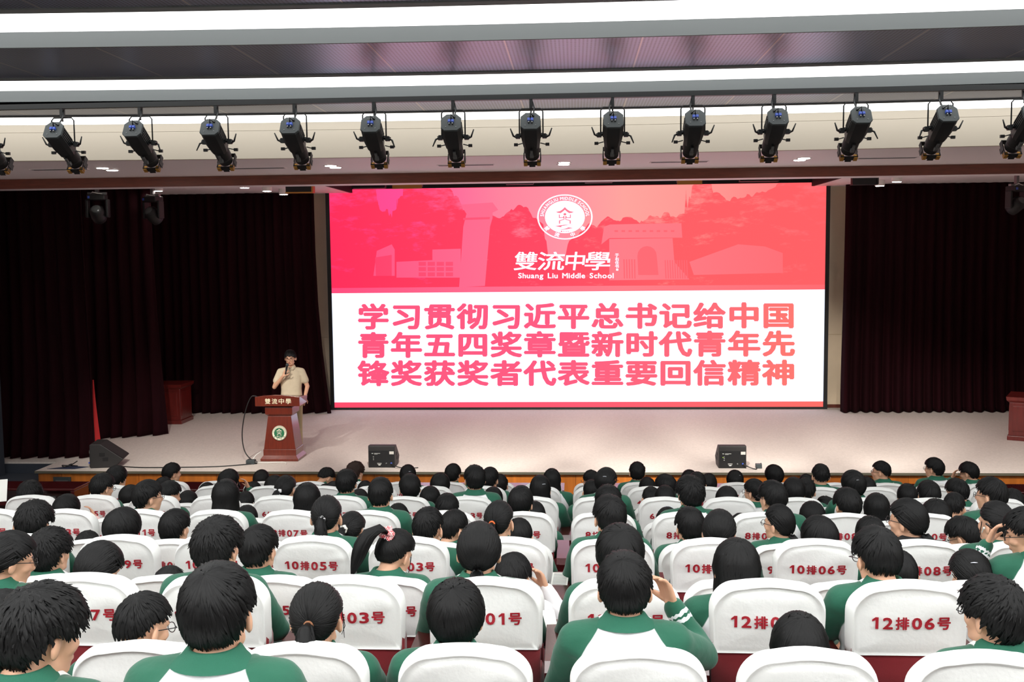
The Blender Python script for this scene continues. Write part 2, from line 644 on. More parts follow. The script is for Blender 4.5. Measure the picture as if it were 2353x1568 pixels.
# socket plate in the stage front
t = thing('socket_plate', 'grey metal socket plate set into the orange stage front near its left end', 'socket plate', (-8.05, 15.395, .38))
mb = MB(); mb.box(-.14, .14, -.02, .0, -.05, .07); mb.build('frame', m_grey_panel, t, False)
mb = MB(); mb.box(-.1, .1, -.026, -.02, -.04, .02); mb.build('flap', m_steel, t, False)

# downlights in the soffit (round, in pairs)
dn = [(-6.44, 13.80, 'left'), (-6.47, 14.16, 'left'), (-3.33, 14.02, 'second'), (-3.33, 14.3, 'second'), (-.13, 14.12, 'third'), (-.14, 14.4, 'third'), (3.07, 14.05, 'right'), (3.07, 14.32, 'right')]
who = ['leftmost', 'leftmost', 'second from left', 'second from left', 'middle', 'middle', 'rightmost', 'rightmost']
for i, (x, y, w) in enumerate(dn):
    t = thing('downlight', 'round white soffit downlight, the one %s the audience, in the %s pair' % ('nearer' if i % 2 == 0 else 'farther from', who[i]), 'downlight', (x, y, 5.098), 0, 'soffit downlights')
    mb = MB(); mb.lathe([(.075, -.004), (.098, -.006), (.10, .0)]); mb.build('rim', m_white, t)
    mb = MB(); mb.lathe([(.001, -.009), (.074, -.009), (.075, -.004)]); mb.build('lens', m_downlight, t)
vn = ['leftmost', 'second from left', 'third from left', 'second from right', 'rightmost']
for i, (x, y) in enumerate([(-7.1, 13.9), (-4.41, 14.2), (-1.49, 14.25), (1.44, 14.3), (4.2, 14.2)]):
    t = thing('air_vent', 'slim grey linear air vent in the lilac soffit, %s of five' % vn[i], 'air vent', (x, y, 5.098), 0, 'soffit air vents')
    mb = MB(); mb.box(-.4, .4, -.07, .07, -.006, .0); mb.build('frame', m_soffit, t, False)
    mb = MB()
    for k in range(3):
        mb.box(-.38, .38, -.055 + k * .04, -.03 + k * .04, -.008, -.005)
    mb.build('slot', m_grey_panel, t, False)
# cylinder downlights under the stage ceiling
cy = [(-5.83, 18.0, 'left of the screen, farthest left of three'), (-5.73, 19.0, 'left of the screen, middle of three'), (-5.73, 20.1, 'left of the screen, lowest of three'), (5.8, 19.0, 'right of the screen, higher one'),
      (5.82, 20.1, 'right of the screen, lower one'), (-7.95, 17.0, 'above the left moving head light'), (-7.61, 18.5, 'above the right one of the two left moving heads')]
for x, y, w in cy:
    t = thing('cylinder_downlight', 'white cylinder downlight on stage ceiling, ' + w, 'downlight', (x, y, 5.2), 0, 'cylinder downlights over the stage')
    mb = MB(); mb.lathe([(.09, .0), (.09, -.11), (.08, -.115)]); mb.build('housing', m_white, t, autosmooth=40)
    mb = MB(); mb.lathe([(.001, -.117), (.075, -.117), (.08, -.113)]); mb.build('lens', m_downlight, t)

# ------------------------------------------------------------------ curtains
def curtain(name, label, path, z0, z1, flare, seed, bulge=0.0):
    """path: list of (x, y) along the track; pleats are real folds"""
    rnd = random.Random(seed)
    L = [0]
    for a, b in zip(path, path[1:]):
        L.append(L[-1] + math.dist(a, b))
    n = int(L[-1] / .025)
    ph = [rnd.uniform(0, 6.28) for _ in range(3)]
    mb = MB()
    zs = [z1, z1 - .05, z1 - .4, z1 - 1.2, (z0 + z1) / 2, z0 + 1.4, z0 + .8, z0 + .35, z0 + .1, z0 - .0]
    rows = []
    for k, z in enumerate(zs):
        f = (z1 - z) / (z1 - z0)
        row = []
        for i in range(n + 1):
            s = L[-1] * i / n
            j = max(0, min(len(path) - 2, sum(1 for l in L[1:-1] if s > l)))
            u = (s - L[j]) / (L[j + 1] - L[j])
            x = path[j][0] + (path[j + 1][0] - path[j][0]) * u
            y = path[j][1] + (path[j + 1][1] - path[j][1]) * u
            amp = .035 + .03 * f + .04 * f ** 6
            w = amp * (math.sin(s * 31 + ph[0] + .6 * math.sin(s * 3 + ph[1])) + .35 * math.sin(s * 13 + ph[2]))
            xx = x + flare * (2 * i / n - 1) * f ** 2 + .25 * w
            if bulge:
                xx += bulge * (i / n) ** 4 * f ** 3
            row.append((xx, y + w - .10 * f ** 8, z))
        rows.append(row)
    mb.quadgrid(rows)
    o = mb.build(name, m_velvet)
    sd = o.modifiers.new('thick', 'SOLIDIFY')
    sd.thickness = .012
    return tag(o, label, 'curtain', 'dark red stage curtains')
curtain('curtain', 'dark wine red curtain nearest the audience at far left of the stage', [(-9.62, 16.45), (-8.08, 16.55)], .56, 5.2, .12, 1)
curtain('curtain', 'dark wine red curtain behind the red cloth, second from the left', [(-9.0, 18.1), (-7.85, 18.7)], .56, 5.2, .08, 2, .10)
curtain('curtain', 'wide dark red back curtain between left wing and the screen', [(-9.4, 21.35), (-5.42, 21.3)], .56, 5.22, .0, 3, .30)
curtain('curtain', 'wide dark red back curtain right of the screen', [(5.5, 21.3), (9.9, 21.35)], .56, 5.22, .06, 4)

# ------------------------------------------------------------------ spotlights on the rail
rail = thing('lighting_rail', 'long black rail the row of stage spotlights hangs from', 'lighting rail', (0, 10.75, 5.49))
mb = MB(); mb.box(-9.6, 9.6, -.035, .035, -.04, .012); mb.build('beam', m_black, rail, False)
mb = MB()
mb.box(-9.6, 9.6, .03, .27, .0, .012)
mb.box(-9.6, 9.6, .24, .26, .012, .045)
mb.build('hanger', m_black, rail, False)

def spot_parts(root, yaw, flip):
    """yoke hangs from a clamp; the housing points down and towards the stage"""
    mb = MB(); mb.box(-.016, .016, -.03, .03, -.10, .0); mb.tube([(0, 0, -.10), (0, 0, -.14)], .009)
    mb.build('clamp', m_black, root, False)
    zt, wy = -.10, .122
    mb = MB()
    mb.tube([(-wy, 0, -.37), (-wy, 0, zt - .03), (-wy + .025, 0, zt), (wy - .025, 0, zt), (wy, 0, zt - .03), (wy, 0, -.37)], .0075, 8)
    mb.build('yoke', m_black, root)
    th = R(33)
    M = Matrix.Translation((0, 0, -.385)) @ Matrix.Diagonal((1.06, .88, 1.06, 1)) @ Matrix.Rotation(R(yaw), 4, 'Z') @ Matrix.Rotation(-th, 4, 'X')
    # housing along +Y (y=-.24 back .. y=.12), octagonal with a ribbed top
    def octo(w, h, y, c=.35):
        return [(x, y, z) for x, z in ((-w, -h * (1 - c)), (-w * (1 - c), -h), (w * (1 - c), -h), (w, -h * (1 - c)), (w, h * (1 - c * 1.3)), (w * (1 - c * 1.4), h), (-w * (1 - c * 1.4), h), (-w, h * (1 - c * 1.3)))]
    mb = MB()
    mb.quadgrid([octo(.085, .085, -.235), octo(.092, .092, -.21), octo(.092, .092, -.03), octo(.084, .08, .05), octo(.078, .075, .10)], True, True, True)
    for k in range(4):
        for s in (-1, 1):
            mb.box(s * .094 - .004, s * .094 + .004, -.2, -.03, -.045 + k * .025, -.035 + k * .025)
    h = mb.transform(M).build('housing', m_black, root, autosmooth=25)
    mb = MB()
    mb.quadgrid([octo(.094, .096, -.243), octo(.096, .098, -.238), octo(.096, .098, -.222)], True, True, True)
    cap = mb.transform(M).build('rear_panel', m_grey_panel, root, autosmooth=25)
    mb = MB()
    for s in (-1, 1):
        mb.box(s * .016 - .012, s * .016 + .012, -.268, -.243, -.01, .018)
    mb.transform(M).build('blue_plug', m_blue, cap, False)['label'] = 'pair of blue plugs'
    mb = MB()
    for s in (-1, 1):
        mb.box(s * .016 - .006, s * .016 + .006, -.262, -.243, -.03, -.016)
        mb.box(s * .05 - .004, s * .05 + .004, -.247, -.243, -.06, -.052)
        for q in range(2):
            mb.box(s * (.012 + q * .018) - .003, s * (.012 + q * .018) + .003, -.247, -.243, .058, .064)
    mb.transform(M).build('screw', m_steel, cap, False)
    mb = MB()
    mb.lathe([(.07, .09), (.078, .10), (.078, .22), (.07, .235), (.07, .30), (.06, .305)], axis='y')
    mb.box(-.012, .012, .09, .22, -.092, -.07)
    mb.transform(M).build('lens_tube', m_blackm, root, autosmooth=30)
    mb = MB()
    for a in (0, 90, 180, 270):
        q = Matrix.Rotation(R(a), 4, 'Y')
        mb.box(-.085, .085, .29, .35, .078, .084, q)
        mb.box(-.03, .03, .29, .37, .084, .088, q)
    fr = mb.transform(M).build('gel_frame', m_blackm, root, False)
    for sx in (-1, 1):
        mb = MB(); mb.box(sx * .066 - .018, sx * .066 + .018, .30, .352, -.092, -.05)
        mb.transform(M).build('gold_reflector', m_gold, fr, False)['label'] = 'gold corner of gel frame'
    mb = MB(); mb.box(-.012, .012, .1, .17, -.105, -.085); mb.box(-.018, .018, .16, .2, -.108, -.08)
    mb.transform(M).build('focus_knob', m_steel, root, False)
    for s in (-1, 1):
        mb = MB()
        mb.tube([(s * .09, 0, -.365), (s * .165, 0, -.385)], .022, 8)
        mb.box(s * .135 - .02, s * .135 + .02, -.025, .025, -.405, -.355)
        mb.build('pivot', m_black, root, autosmooth=30)
        up = (1 if (flip + (s > 0)) % 3 else -1)
        mb = MB(); mb.tube([(s * .16, 0, -.387), (s * .185, -.01, -.387 + .01 * up), (s * .215, -.03, -.387 + .085 * up)], [.011, .01, .006], 6)
        mb.build('clamp_lever', m_black, root)
        mb = MB(); mb.tube([(s * .09, .1, -.44), (s * .15, .1, -.455)], .006, 6); mb.box(s * .165 - .02, s * .165 + .02, .085, .115, -.47, -.44)
        mb.build('shutter_knob', m_blackm, root, False)
    sx = 1 if yaw < 0 else -1
    b = M @ Vector((0, -.245, .03))
    mb = MB(); mb.tube([(.01 * sx, .0, -.02), (.035 * sx, -.06, -.1), (.03 * sx, -.16, -.2), (b.x, b.y - .015, b.z + .05), (b.x, b.y, b.z)], .009, 7)
    mb.build('cable', m_black, root)
lx = [-6.27, -5.43, -4.58, -3.76, -2.92, -2.08, -1.25, -.44, .4, 1.22, 2.04, 2.86, 3.7, 4.52]
nth = ['leftmost', 'second', 'third', 'fourth', 'fifth', 'sixth', 'seventh', 'eighth', 'ninth', 'tenth', 'eleventh', 'twelfth', 'thirteenth', 'fourteenth']
for i, x in enumerate(lx):
    lab = 'black stage spotlight on the ceiling rail, ' + ('%s from the left' % nth[i] if 0 < i < 13 else ('leftmost, cut by the photo edge' if i == 0 else 'rightmost, cut by the photo edge'))
    t = thing('spotlight', lab, 'spotlight', (x, 10.75, 5.455), 0, 'row of stage spotlights under the ceiling')
    spot_parts(t, (x + .4) * .9, i)

# moving heads hanging in the wings
def moving_head(x, y, z, rz, label):
    t = thing('moving_head_light', label, 'stage light', (x, y, z), R(rz), 'moving head lights in the wings')
    mb = MB(); mb.box(-.03, .03, -.03, .03, -.02, .16); mb.box(-.16, .16, -.03, .03, -.06, -.02); mb.build('clamp', m_steel, t, False)
    mb = MB(); mb.box(-.15, .15, -.11, .11, -.16, -.06); mb.build('base', m_blackm, t, False, bevel=.015)
    for s in (-1, 1):
        mb = MB(); mb.box(s * .17 - .025, s * .17 + .025, -.07, .07, -.46, -.14); mb.build('yoke_arm', m_blackm, t, False, bevel=.015)
    M = Matrix.Translation((0, 0, -.4)) @ Matrix.Rotation(R(-35), 4, 'X')
    mb = MB(); mb.lathe([(.08, -.16), (.125, -.1), (.13, .05), (.115, .14), (.1, .15)], axis='y', n=20); mb.transform(M).build('head', m_blackm, t)
    mb = MB(); mb.ellipsoid((0, -.15, 0), (.085, .03, .085)); mb.transform(M).build('lens', pbr('lamp_glass', (70, 74, 74), 0.1), t)
    mb = MB(); mb.box(-.13, -.1, -.13, -.112, -.13, -.09); mb.build('display', m_blue, t, False)
    mb = MB(); mb.tube([(-.1, -.05, -.05), (-.05, -.1, -.02), (.02, -.09, -.04), (.1, -.05, -.05)], .007, 6); mb.build('cable', m_white, t)
moving_head(-8.33, 17.6, 5.04, 10, 'black moving head light hanging high before the left curtains, left of two')
moving_head(-7.67, 18.4, 5.04, -20, 'black moving head light hanging high before the left curtains, right of two')
moving_head(7.9, 19.0, 5.04, 25, 'black moving head light hanging high at the right edge of the stage')

# flat panel lights with gold barn doors above the screen
for i, (x0, x1, z0, dy, w) in enumerate([(-5.36, -4.85, 5.03, 0, 'leftmost, beside the screen corner'), (-4.1, -3.5, 5.10, 0, 'second from left'), (-3.35, -2.8, 5.1, 1, 'third from left, gold flap'), (-1.25, -.75, 5.13, 0, 'third from right'),
                                          (.2, .7, 5.14, 0, 'fourth from left'), (1.87, 2.32, 5.10, 1, 'second from right, gold flap'), (3.0, 3.7, 5.12, 0, 'rightmost over the screen'), (5.0, 5.45, 5.03, 0, 'beside the right screen corner')]):
    t = thing('stage_panel_light', 'flat black panel light hanging above the screen, ' + w, 'stage light', ((x0 + x1) / 2, 19.0, z0), 0, 'panel lights above the screen')
    h = (x1 - x0) / 2
    mb = MB(); mb.box(-h, h, -.06, .06, .03, .16); mb.build('housing', m_blackm, t, False)
    mb = MB()
    if dy:
        mb.box(-h, h, -.09, -.07, -.01, .17)
    else:
        mb.box(-h, h, -.1, .1, .01, .028); mb.box(h - .02, h + .01, -.08, .08, .02, .14)
    mb.build('barn_door', m_gold if i in (0, 2, 5) else m_blackm, t, False)
    mb = MB(); mb.box(-.03, .03, -.03, .03, .16, 6.32 - z0 if -4.7 < x0 < 4.7 else .18); mb.build('hanger', m_blackm, t, False)
# ------------------------------------------------------------------ LED screen
SX, SZ0, SZ1, SY = 5.2, .597, 5.275, 21.70
def scr(px, py):
    """a place on the display, from its place in the picture the display shows"""
    xl = 758 + (py - 436.3) * 12.2 / 500.3
    xr = 1897.6 - (py - 420) * 8.1 / 514
    yt = 436.3 - (px - 758) * 16.3 / 1139.6
    yb = 936.6 - (px - 770.2) * 2.6 / 1119.3
    u, v = (px - xl) / (xr - xl), (py - yt) / (yb - yt)
    return -SX + 2 * SX * u, SZ1 - (SZ1 - SZ0) * v

ink_tree = screen_ink('screen_ink_tree', [(0, (255, 46, 88)), (.45, (255, 72, 96)), (.7, (255, 92, 98)), (1, (255, 94, 98))], SCREEN_POWER)
ink_sky = screen_ink('screen_ink_sky', [(0, (255, 66, 130)), (.17, (255, 78, 146)), (.35, (255, 126, 152)), (.47, (255, 140, 156)), (.6, (255, 158, 152)), (.8, (255, 142, 138)), (1, (255, 104, 112))], SCREEN_POWER)
ink_mid = screen_ink('screen_ink_building', [(0, (255, 74, 122)), (.3, (255, 104, 138)), (.6, (255, 122, 132)), (1, (255, 104, 110))], SCREEN_POWER)
ink_soft = screen_ink('screen_ink_soft', [(0, (255, 56, 100)), (.3, (255, 84, 116)), (.6, (255, 104, 114)), (1, (255, 98, 104))], SCREEN_POWER)
ink_white = emit('screen_ink_white', (226, 234, 255), SCREEN_WHITE)
ink_text = screen_ink('screen_ink_text', [(0, (255, 84, 122)), (.45, (255, 90, 126)), (.75, (255, 104, 118)), (1, (255, 120, 106))], SCREEN_POWER)
ink_bar = screen_ink('screen_ink_bar', [(0, (255, 74, 104)), (.5, (255, 88, 112)), (1, (255, 108, 100))], SCREEN_POWER)
ink_logo = screen_ink('screen_ink_logo', [(.4, (255, 122, 146)), (.6, (255, 128, 142))], SCREEN_POWER)

def leafy(m, m_other):
    """the tree crowns of the picture: patches of sky colour break through in a leaf-like grain"""
    nt = m.node_tree
    e = [n for n in nt.nodes if n.type == 'EMISSION'][0]
    src = e.inputs['Color'].links[0].from_socket
    r0 = [n for n in m_other.node_tree.nodes if n.type == 'VALTORGB'][0]
    r = nt.nodes.new('ShaderNodeValToRGB')
    els = r.color_ramp.elements
    for i, k in enumerate(r0.color_ramp.elements):
        q = els[0] if i == 0 else els[1] if i == 1 else els.new(k.position)
        q.position, q.color = k.position, k.color
    mr = [n for n in nt.nodes if n.type == 'MAP_RANGE'][0]
    nt.links.new(mr.outputs[0], r.inputs[0])
    g = [n for n in nt.nodes if n.type == 'NEW_GEOMETRY'][0]
    mp = nt.nodes.new('ShaderNodeMapping')
    mp.inputs['Rotation'].default_value = (0, R(25), 0)
    mp.inputs['Scale'].default_value = (.55, 1, 1.5)
    nt.links.new(g.outputs['Position'], mp.inputs[0])
    n = nt.nodes.new('ShaderNodeTexNoise')
    n.inputs['Scale'].default_value = 2.6
    n.inputs['Detail'].default_value = 9
    n.inputs['Roughness'].default_value = .68
    nt.links.new(mp.outputs[0], n.inputs['Vector'])
    sp = nt.nodes.new('ShaderNodeSeparateXYZ')
    nt.links.new(g.outputs['Position'], sp.inputs[0])
    zz = nt.nodes.new('ShaderNodeMapRange')
    zz.inputs[1].default_value, zz.inputs[2].default_value = 3.6, 5.2
    zz.inputs[3].default_value, zz.inputs[4].default_value = -.10, .03
    nt.links.new(sp.outputs[2], zz.inputs[0])
    ad = nt.nodes.new('ShaderNodeMath')
    nt.links.new(n.outputs['Fac'], ad.inputs[0])
    nt.links.new(zz.outputs[0], ad.inputs[1])
    k = nt.nodes.new('ShaderNodeMapRange')
    k.inputs[1].default_value, k.inputs[2].default_value = .50, .66
    k.inputs[4].default_value = .75
    nt.links.new(ad.outputs[0], k.inputs[0])
    mx = nt.nodes.new('ShaderNodeMix')
    mx.data_type = 'RGBA'
    nt.links.new(k.outputs[0], mx.inputs[0])
    nt.links.new(src, mx.inputs[6])
    nt.links.new(r.outputs[0], mx.inputs[7])
    nt.links.new(mx.outputs[2], e.inputs['Color'])
leafy(ink_tree, ink_sky)

led = thing('led_screen', 'huge lit screen with red school picture above and pink Chinese text on white', 'screen', (0, SY, SZ0))
def lay(name, mb, mats, depth, parent=led):
    mb.v = [(x, -depth, z - SZ0) for x, z in mb.v]
    return mb.build(name, mats, parent, False)
mb = MB()
mb.box(-SX - .08, -SX, -.03, .15, -.07, 4.80)
mb.box(SX, SX + .08, -.03, .15, -.07, 4.80)
mb.box(-SX, SX, -.03, .15, 4.678, 4.80)
mb.box(-SX, SX, -.03, .15, -.045, .0)
mb.build('frame', m_blackm, led, False)
mb = MB(); mb.box(-SX, SX, .0, .12, .0, 4.678)
mb.build('display_panel', ink_white, led, False)

def poly2(mb, pts):
    b = len(mb.v)
    q = [scr(*p) for p in pts]
    mb.v.extend(q)
    mb.f.append(tuple(range(b, b + len(q))))
    mb.m.append(mb.cur)

def jag(pts, amp, rnd, it=4):
    """a leafy, broken edge along a polyline"""
    for k in range(it):
        out = [pts[0]]
        for a, b in zip(pts, pts[1:]):
            d = math.dist(a, b)
            m = ((a[0] + b[0]) / 2 + rnd.uniform(-1, 1) * amp * min(1, d / 30), (a[1] + b[1]) / 2 + rnd.uniform(-1, 1) * amp * min(1, d / 30))
            out += [m, b]
        pts = out
        amp *= .62
    return pts

rnd = random.Random(3)
pic = MB()
poly2(pic, [(758, 436.3), (1328, 428.1), (1897.6, 420), (1894, 663), (1328, 667.5), (763.5, 672)])
lay('background_print', pic, ink_tree, .004)
sky = MB()
def strip_poly(top, bot):
    """fills between two edges given from left to right"""
    n = 160
    def at(e, x):
        for a, b in zip(e, e[1:]):
            if a[0] <= x <= b[0]:
                return a[1] + (b[1] - a[1]) * (x - a[0]) / max(1e-6, b[0] - a[0])
        return e[-1][1]
    x0, x1 = max(top[0][0], bot[0][0]), min(top[-1][0], bot[-1][0])
    xs = [x0 + (x1 - x0) * i / n for i in range(n + 1)]
    for a, b in zip(xs, xs[1:]):
        q = [(a, at(top, a)), (b, at(top, b)), (b, max(at(top, b) + .2, at(bot, b))), (a, max(at(top, a) + .2, at(bot, a)))]
        poly2(sky, q)
def monotone(e):
    e = sorted(e)
    return e
def top_edge(x):
    return 436.3 - (x - 758) * 16.3 / 1139.6
for xs in ([(868, 0), (874, 470), (884, 486), (905, 500), (918, 470), (925, 452), (932, 0)],
           [(1040, 0), (1050, 452), (1068, 470), (1072, 482), (1150, 500), (1185, 478), (1202, 470), (1222, 478), (1240, 500), (1262, 560), (1272, 590), (1290, 596), (1310, 572), (1335, 540), (1362, 512), (1390, 508), (1400, 500), (1430, 506),
            (1455, 498), (1480, 506), (1500, 494), (1524, 502), (1545, 490), (1560, 500), (1580, 490), (1590, 455), (1600, 0)],
           [(1640, 0), (1660, 446), (1690, 452), (1720, 446), (1755, 440), (1790, 0)]):
    e = [(x, top_edge(x) + .5 if y == 0 else y) for x, y in xs]
    strip_poly([(e[0][0], top_edge(e[0][0]) + .5), (e[-1][0], top_edge(e[-1][0]) + .5)], monotone(jag(e, 15, rnd, 5)))
lay('sky_print', sky, ink_sky, .006)
bld = MB()
# left: low school building, gate tower; right: gate with arched door
poly2(bld, [(870, 575), (905, 560), (912, 572), (912, 632), (862, 632)])
poly2(bld, [(1000, 572), (1066, 570), (1066, 636), (916, 636), (916, 600), (1000, 596)])
poly2(bld, [(1066, 470), (1140, 465), (1153, 482), (1140, 488), (1080, 492)])
poly2(bld, [(1079, 492), (1140, 488), (1140, 500), (1134, 520), (1122, 655), (1062, 658), (1072, 520)])
poly2(bld, [(1396, 520), (1410, 515), (1572, 512), (1574, 545), (1555, 545), (1408, 546), (1390, 560)])
poly2(bld, [(1408, 548), (1552, 546), (1556, 600), (1590, 640), (1408, 642)])
poly2(bld, [(1590, 600), (1700, 560), (1760, 565), (1800, 580), (1800, 625), (1600, 630)])
poly2(bld, [(764, 660), (1328, 655), (1894, 652), (1894, 662), (1328, 666.5), (764, 671)])
lay('building_print', bld, ink_mid, .008)
det = MB()
for i in range(4):
    for j in range(3):
        poly2(det, [(968 + i * 21, 600 + j * 12), (985 + i * 21, 600 + j * 12), (985 + i * 21, 609 + j * 12), (968 + i * 21, 609 + j * 12)])
poly2(det, [(1072, 500), (1134, 498), (1133, 503), (1072, 505)])
poly2(det, [(866, 590), (905, 584), (905, 632), (868, 632)])
arch = [(1474, 630)] + [(1494 + 22 * math.cos(t), 586 - 22 * math.sin(t)) for t in [PI - i * PI / 8 for i in range(9)]] + [(1520, 630)]
poly2(det, arch)
for i in range(10):
    poly2(det, [(1534 + i * 5.4, 596), (1536.4 + i * 5.4, 596), (1538.4 + i * 5.4, 638), (1535.6 + i * 5.4, 638)])
for i in range(5):
    poly2(det, [(1440 + i * 6, 594), (1443 + i * 6, 594), (1444 + i * 6, 638), (1441 + i * 6, 638)])
for i in range(9):
    poly2(det, [(1420 + i * 16, 528), (1428 + i * 16, 528), (1428 + i * 16, 532), (1420 + i * 16, 532)])
lay('detail_print', det, ink_soft, .010)

# lettering on the display
main = ['学习贯彻习近平总书记给中国', '青年五四奖章暨新时代青年先', '锋奖获奖者代表重要回信精神']
BOLD = .039
make_glyphs(''.join(main), BOLD)
make_glyphs('雙流中學于右任书', .022)
make_glyphs('雙流中學', .012)
make_glyphs('SHUANGLIUMIDDLESCHOOLShuangLiuMiddleSchool1940', .022)
make_glyphs('排号0123456789', .03)
mb = MB()
rows_px = [(726, 722.5), (791.5, 787.5), (857, 855)]
for ln, (yl, yr) in zip(main, rows_px):
    for i, ch in enumerate(ln):
        cx = 861.5 + i * (1790.5 - 861.5) / 12
        cy = yl + (yr - yl) * i / 12
        def fn(x, y, cx=cx, cy=cy):
            return scr(cx + (x - .5) * 75, cy - (y - .375) * 61)
        put_glyph(mb, ch, BOLD, fn)
lay('headline_text', mb, ink_text, .006)
mb = MB()
poly2(mb, [(770, 924.5), (1330, 923), (1889.6, 921.5), (1889.5, 934), (1330, 935.3), (770.2, 936.6)])
lay('bottom_stripe', mb, ink_bar, .004)
mb = MB()
for ch, x0, x1 in (('雙', 1190, 1243), ('流', 1244, 1306), ('中', 1308, 1352), ('學', 1353, 1411)):
    put_glyph(mb, ch, .012, lambda x, y: scr(x + (y - 598) * -.12, y), (x0, x1, 619, 577))
lay('school_name_text', mb, ink_white, .014)
mb = MB()
for i, ch in enumerate('于右任书'):
    put_glyph(mb, ch, .022, lambda x, y: scr(x, y), (1421, 1430, 589 + i * 8.4, 581 + i * 8.4))
poly2(mb, [(1423.5, 615.5), (1428.5, 615.5), (1428.5, 620), (1423.5, 620)])
lay('signature_text', mb, ink_white, .014)
mb = MB()
def latin_line(mb, text, x0, x1, ybase, em, bold, fn):
    """plain letters set on a line and stretched to end at x1"""
    pen, items = 0.0, []
    for ch in text:
        if ch == ' ':
            pen += .45
            continue
        a0, a1, b0, b1 = glyph_box(ch, bold)
        items.append((ch, pen - a0))
        pen += a1 - a0 + .085
    k = (x1 - x0) / (pen - .085)
    for ch, off in items:
        put_glyph(mb, ch, bold, lambda x, y, off=off: fn(x0 + (x + off) * k, ybase - y * em))
latin_line(mb, 'Shuang Liu Middle School', 1199, 1418, 637, 16.5, .022, scr)
lay('school_name_latin', mb, ink_white, .014)

# round emblem, flat artwork in its own 2-D frame (radius 1)
def ring(mb, r0, r1, fn, n=56):
    for i in range(n):
        a, b = 2 * PI * i / n, 2 * PI * (i + 1) / n
        k = len(mb.v)
        mb.v.extend([tuple(fn(r * math.cos(t), r * math.sin(t))) for r, t in ((r0, a), (r1, a), (r1, b), (r0, b))])
        mb.f.append((k, k + 1, k + 2, k + 3)); mb.m.append(mb.cur)
def shape(mb, pts, fn):
    k = len(mb.v)
    mb.v.extend([tuple(fn(x, y)) for x, y in pts])
    mb.f.append(tuple(range(k, k + len(pts)))); mb.m.append(mb.cur)
def arc_letters(mb, text, a0, a1, rad, h, bold, fn):
    pen, items = 0.0, []
    for ch in text:
        if ch == ' ':
            pen += .30
            continue
        g0, g1, h0, h1 = glyph_box(ch, bold)
        items.append((ch, pen + (g1 - g0) / 2, g0, g1))
        pen += g1 - g0 + .10
    for ch, mid, g0, g1 in items:
        a = R(a0 + (a1 - a0) * (mid / (pen - .10)))
        def f2(x, y, a=a, g0=g0, g1=g1):
            u = (x - (g0 + g1) / 2) * h * 1.15
            v = rad + (y - .36) * h * 1.36
            return fn(v * math.cos(a) + u * math.sin(a), v * math.sin(a) - u * math.cos(a))
        put_glyph(mb, ch, bold, f2)
def pictogram(mb, fn):
    roof = [(-.33, .22), (-.18, .26), (-.08, .34), (0, .44), (.08, .34), (.18, .26), (.33, .22), (.24, .18), (.15, .17), (.06, .25), (0, .32), (-.06, .25), (-.15, .17), (-.24, .18)]
    shape(mb, roof[:4] + roof[10:], fn)
    shape(mb, [roof[3], roof[4], roof[5], roof[6], roof[7], roof[8], roof[9], roof[10]], fn)
    ring(mb, 0, .055, lambda x, y: fn(x, y + .12), 14)
    for s in (-1, 1):
        shape(mb, [(s * .015, .04), (s * .065, .04), (s * .065, -.02), (s * .015, -.14)], fn)
        shape(mb, [(s * .18, .11), (s * .215, .11), (s * .215, -.03), (s * .18, -.03)], fn)
        shape(mb, [(s * .215, -.05), (s * .02, -.05), (s * .02, -.015), (s * .215, -.015)], fn)
        shape(mb, [(s * .02, -.12), (s * .02, -.085), (s * .215, -.155), (s * .215, -.19)], fn)
        shape(mb, [(s * .215, -.30), (s * .17, -.30), (s * .17, -.165), (s * .215, -.165)], fn)
    shape(mb, [(.42, -.335), (.0, -.345), (-.36, -.40), (-.10, -.47), (.12, -.50), (-.16, -.50), (-.38, -.41), (-.30, -.375), (0, -.355)][:4] + [(-.14, -.44), (-.1, -.40), (.1, -.36)], fn)
    shape(mb, [(-.30, -.58), (.05, -.55), (.30, -.49), (.02, -.44), (.12, -.48), (-.02, -.53)], fn)
ecx, ecy, erx, ery = 1306.5, 498, 63.5, 51
efn = lambda x, y: scr(ecx + x * erx, ecy - y * ery)
mb = MB()
ring(mb, .95, 1.0, efn)
ring(mb, .0, .72, efn)
arc_letters(mb, 'SHUANGLIU MIDDLE SCHOOL', 178, 2, .83, .135, .022, efn)
for ch, a in (('雙', 218), ('流', 250), ('中', 290), ('學', 322)):
    g = glyph_box(ch, .022)
    t = R(a + 90)
    def f3(x, y, t=t, a=a):
        u, v = (x - .5) * .19, (y - .36) * .19
        return efn(.83 * math.cos(R(a)) + u * math.cos(t) - v * math.sin(t), .83 * math.sin(R(a)) + u * math.sin(t) + v * math.cos(t))
    put_glyph(mb, ch, .022, f3)
em = lay('emblem', mb, ink_white, .014)
mb = MB()
pictogram(mb, efn)
for i, ch in enumerate('1940'):
    put_glyph(mb, ch, .022, lambda x, y: efn(x, y), (-.15 + i * .08, -.095 + i * .08, -.665, -.61))
lay('emblem_figure', mb, ink_logo, .017, em)
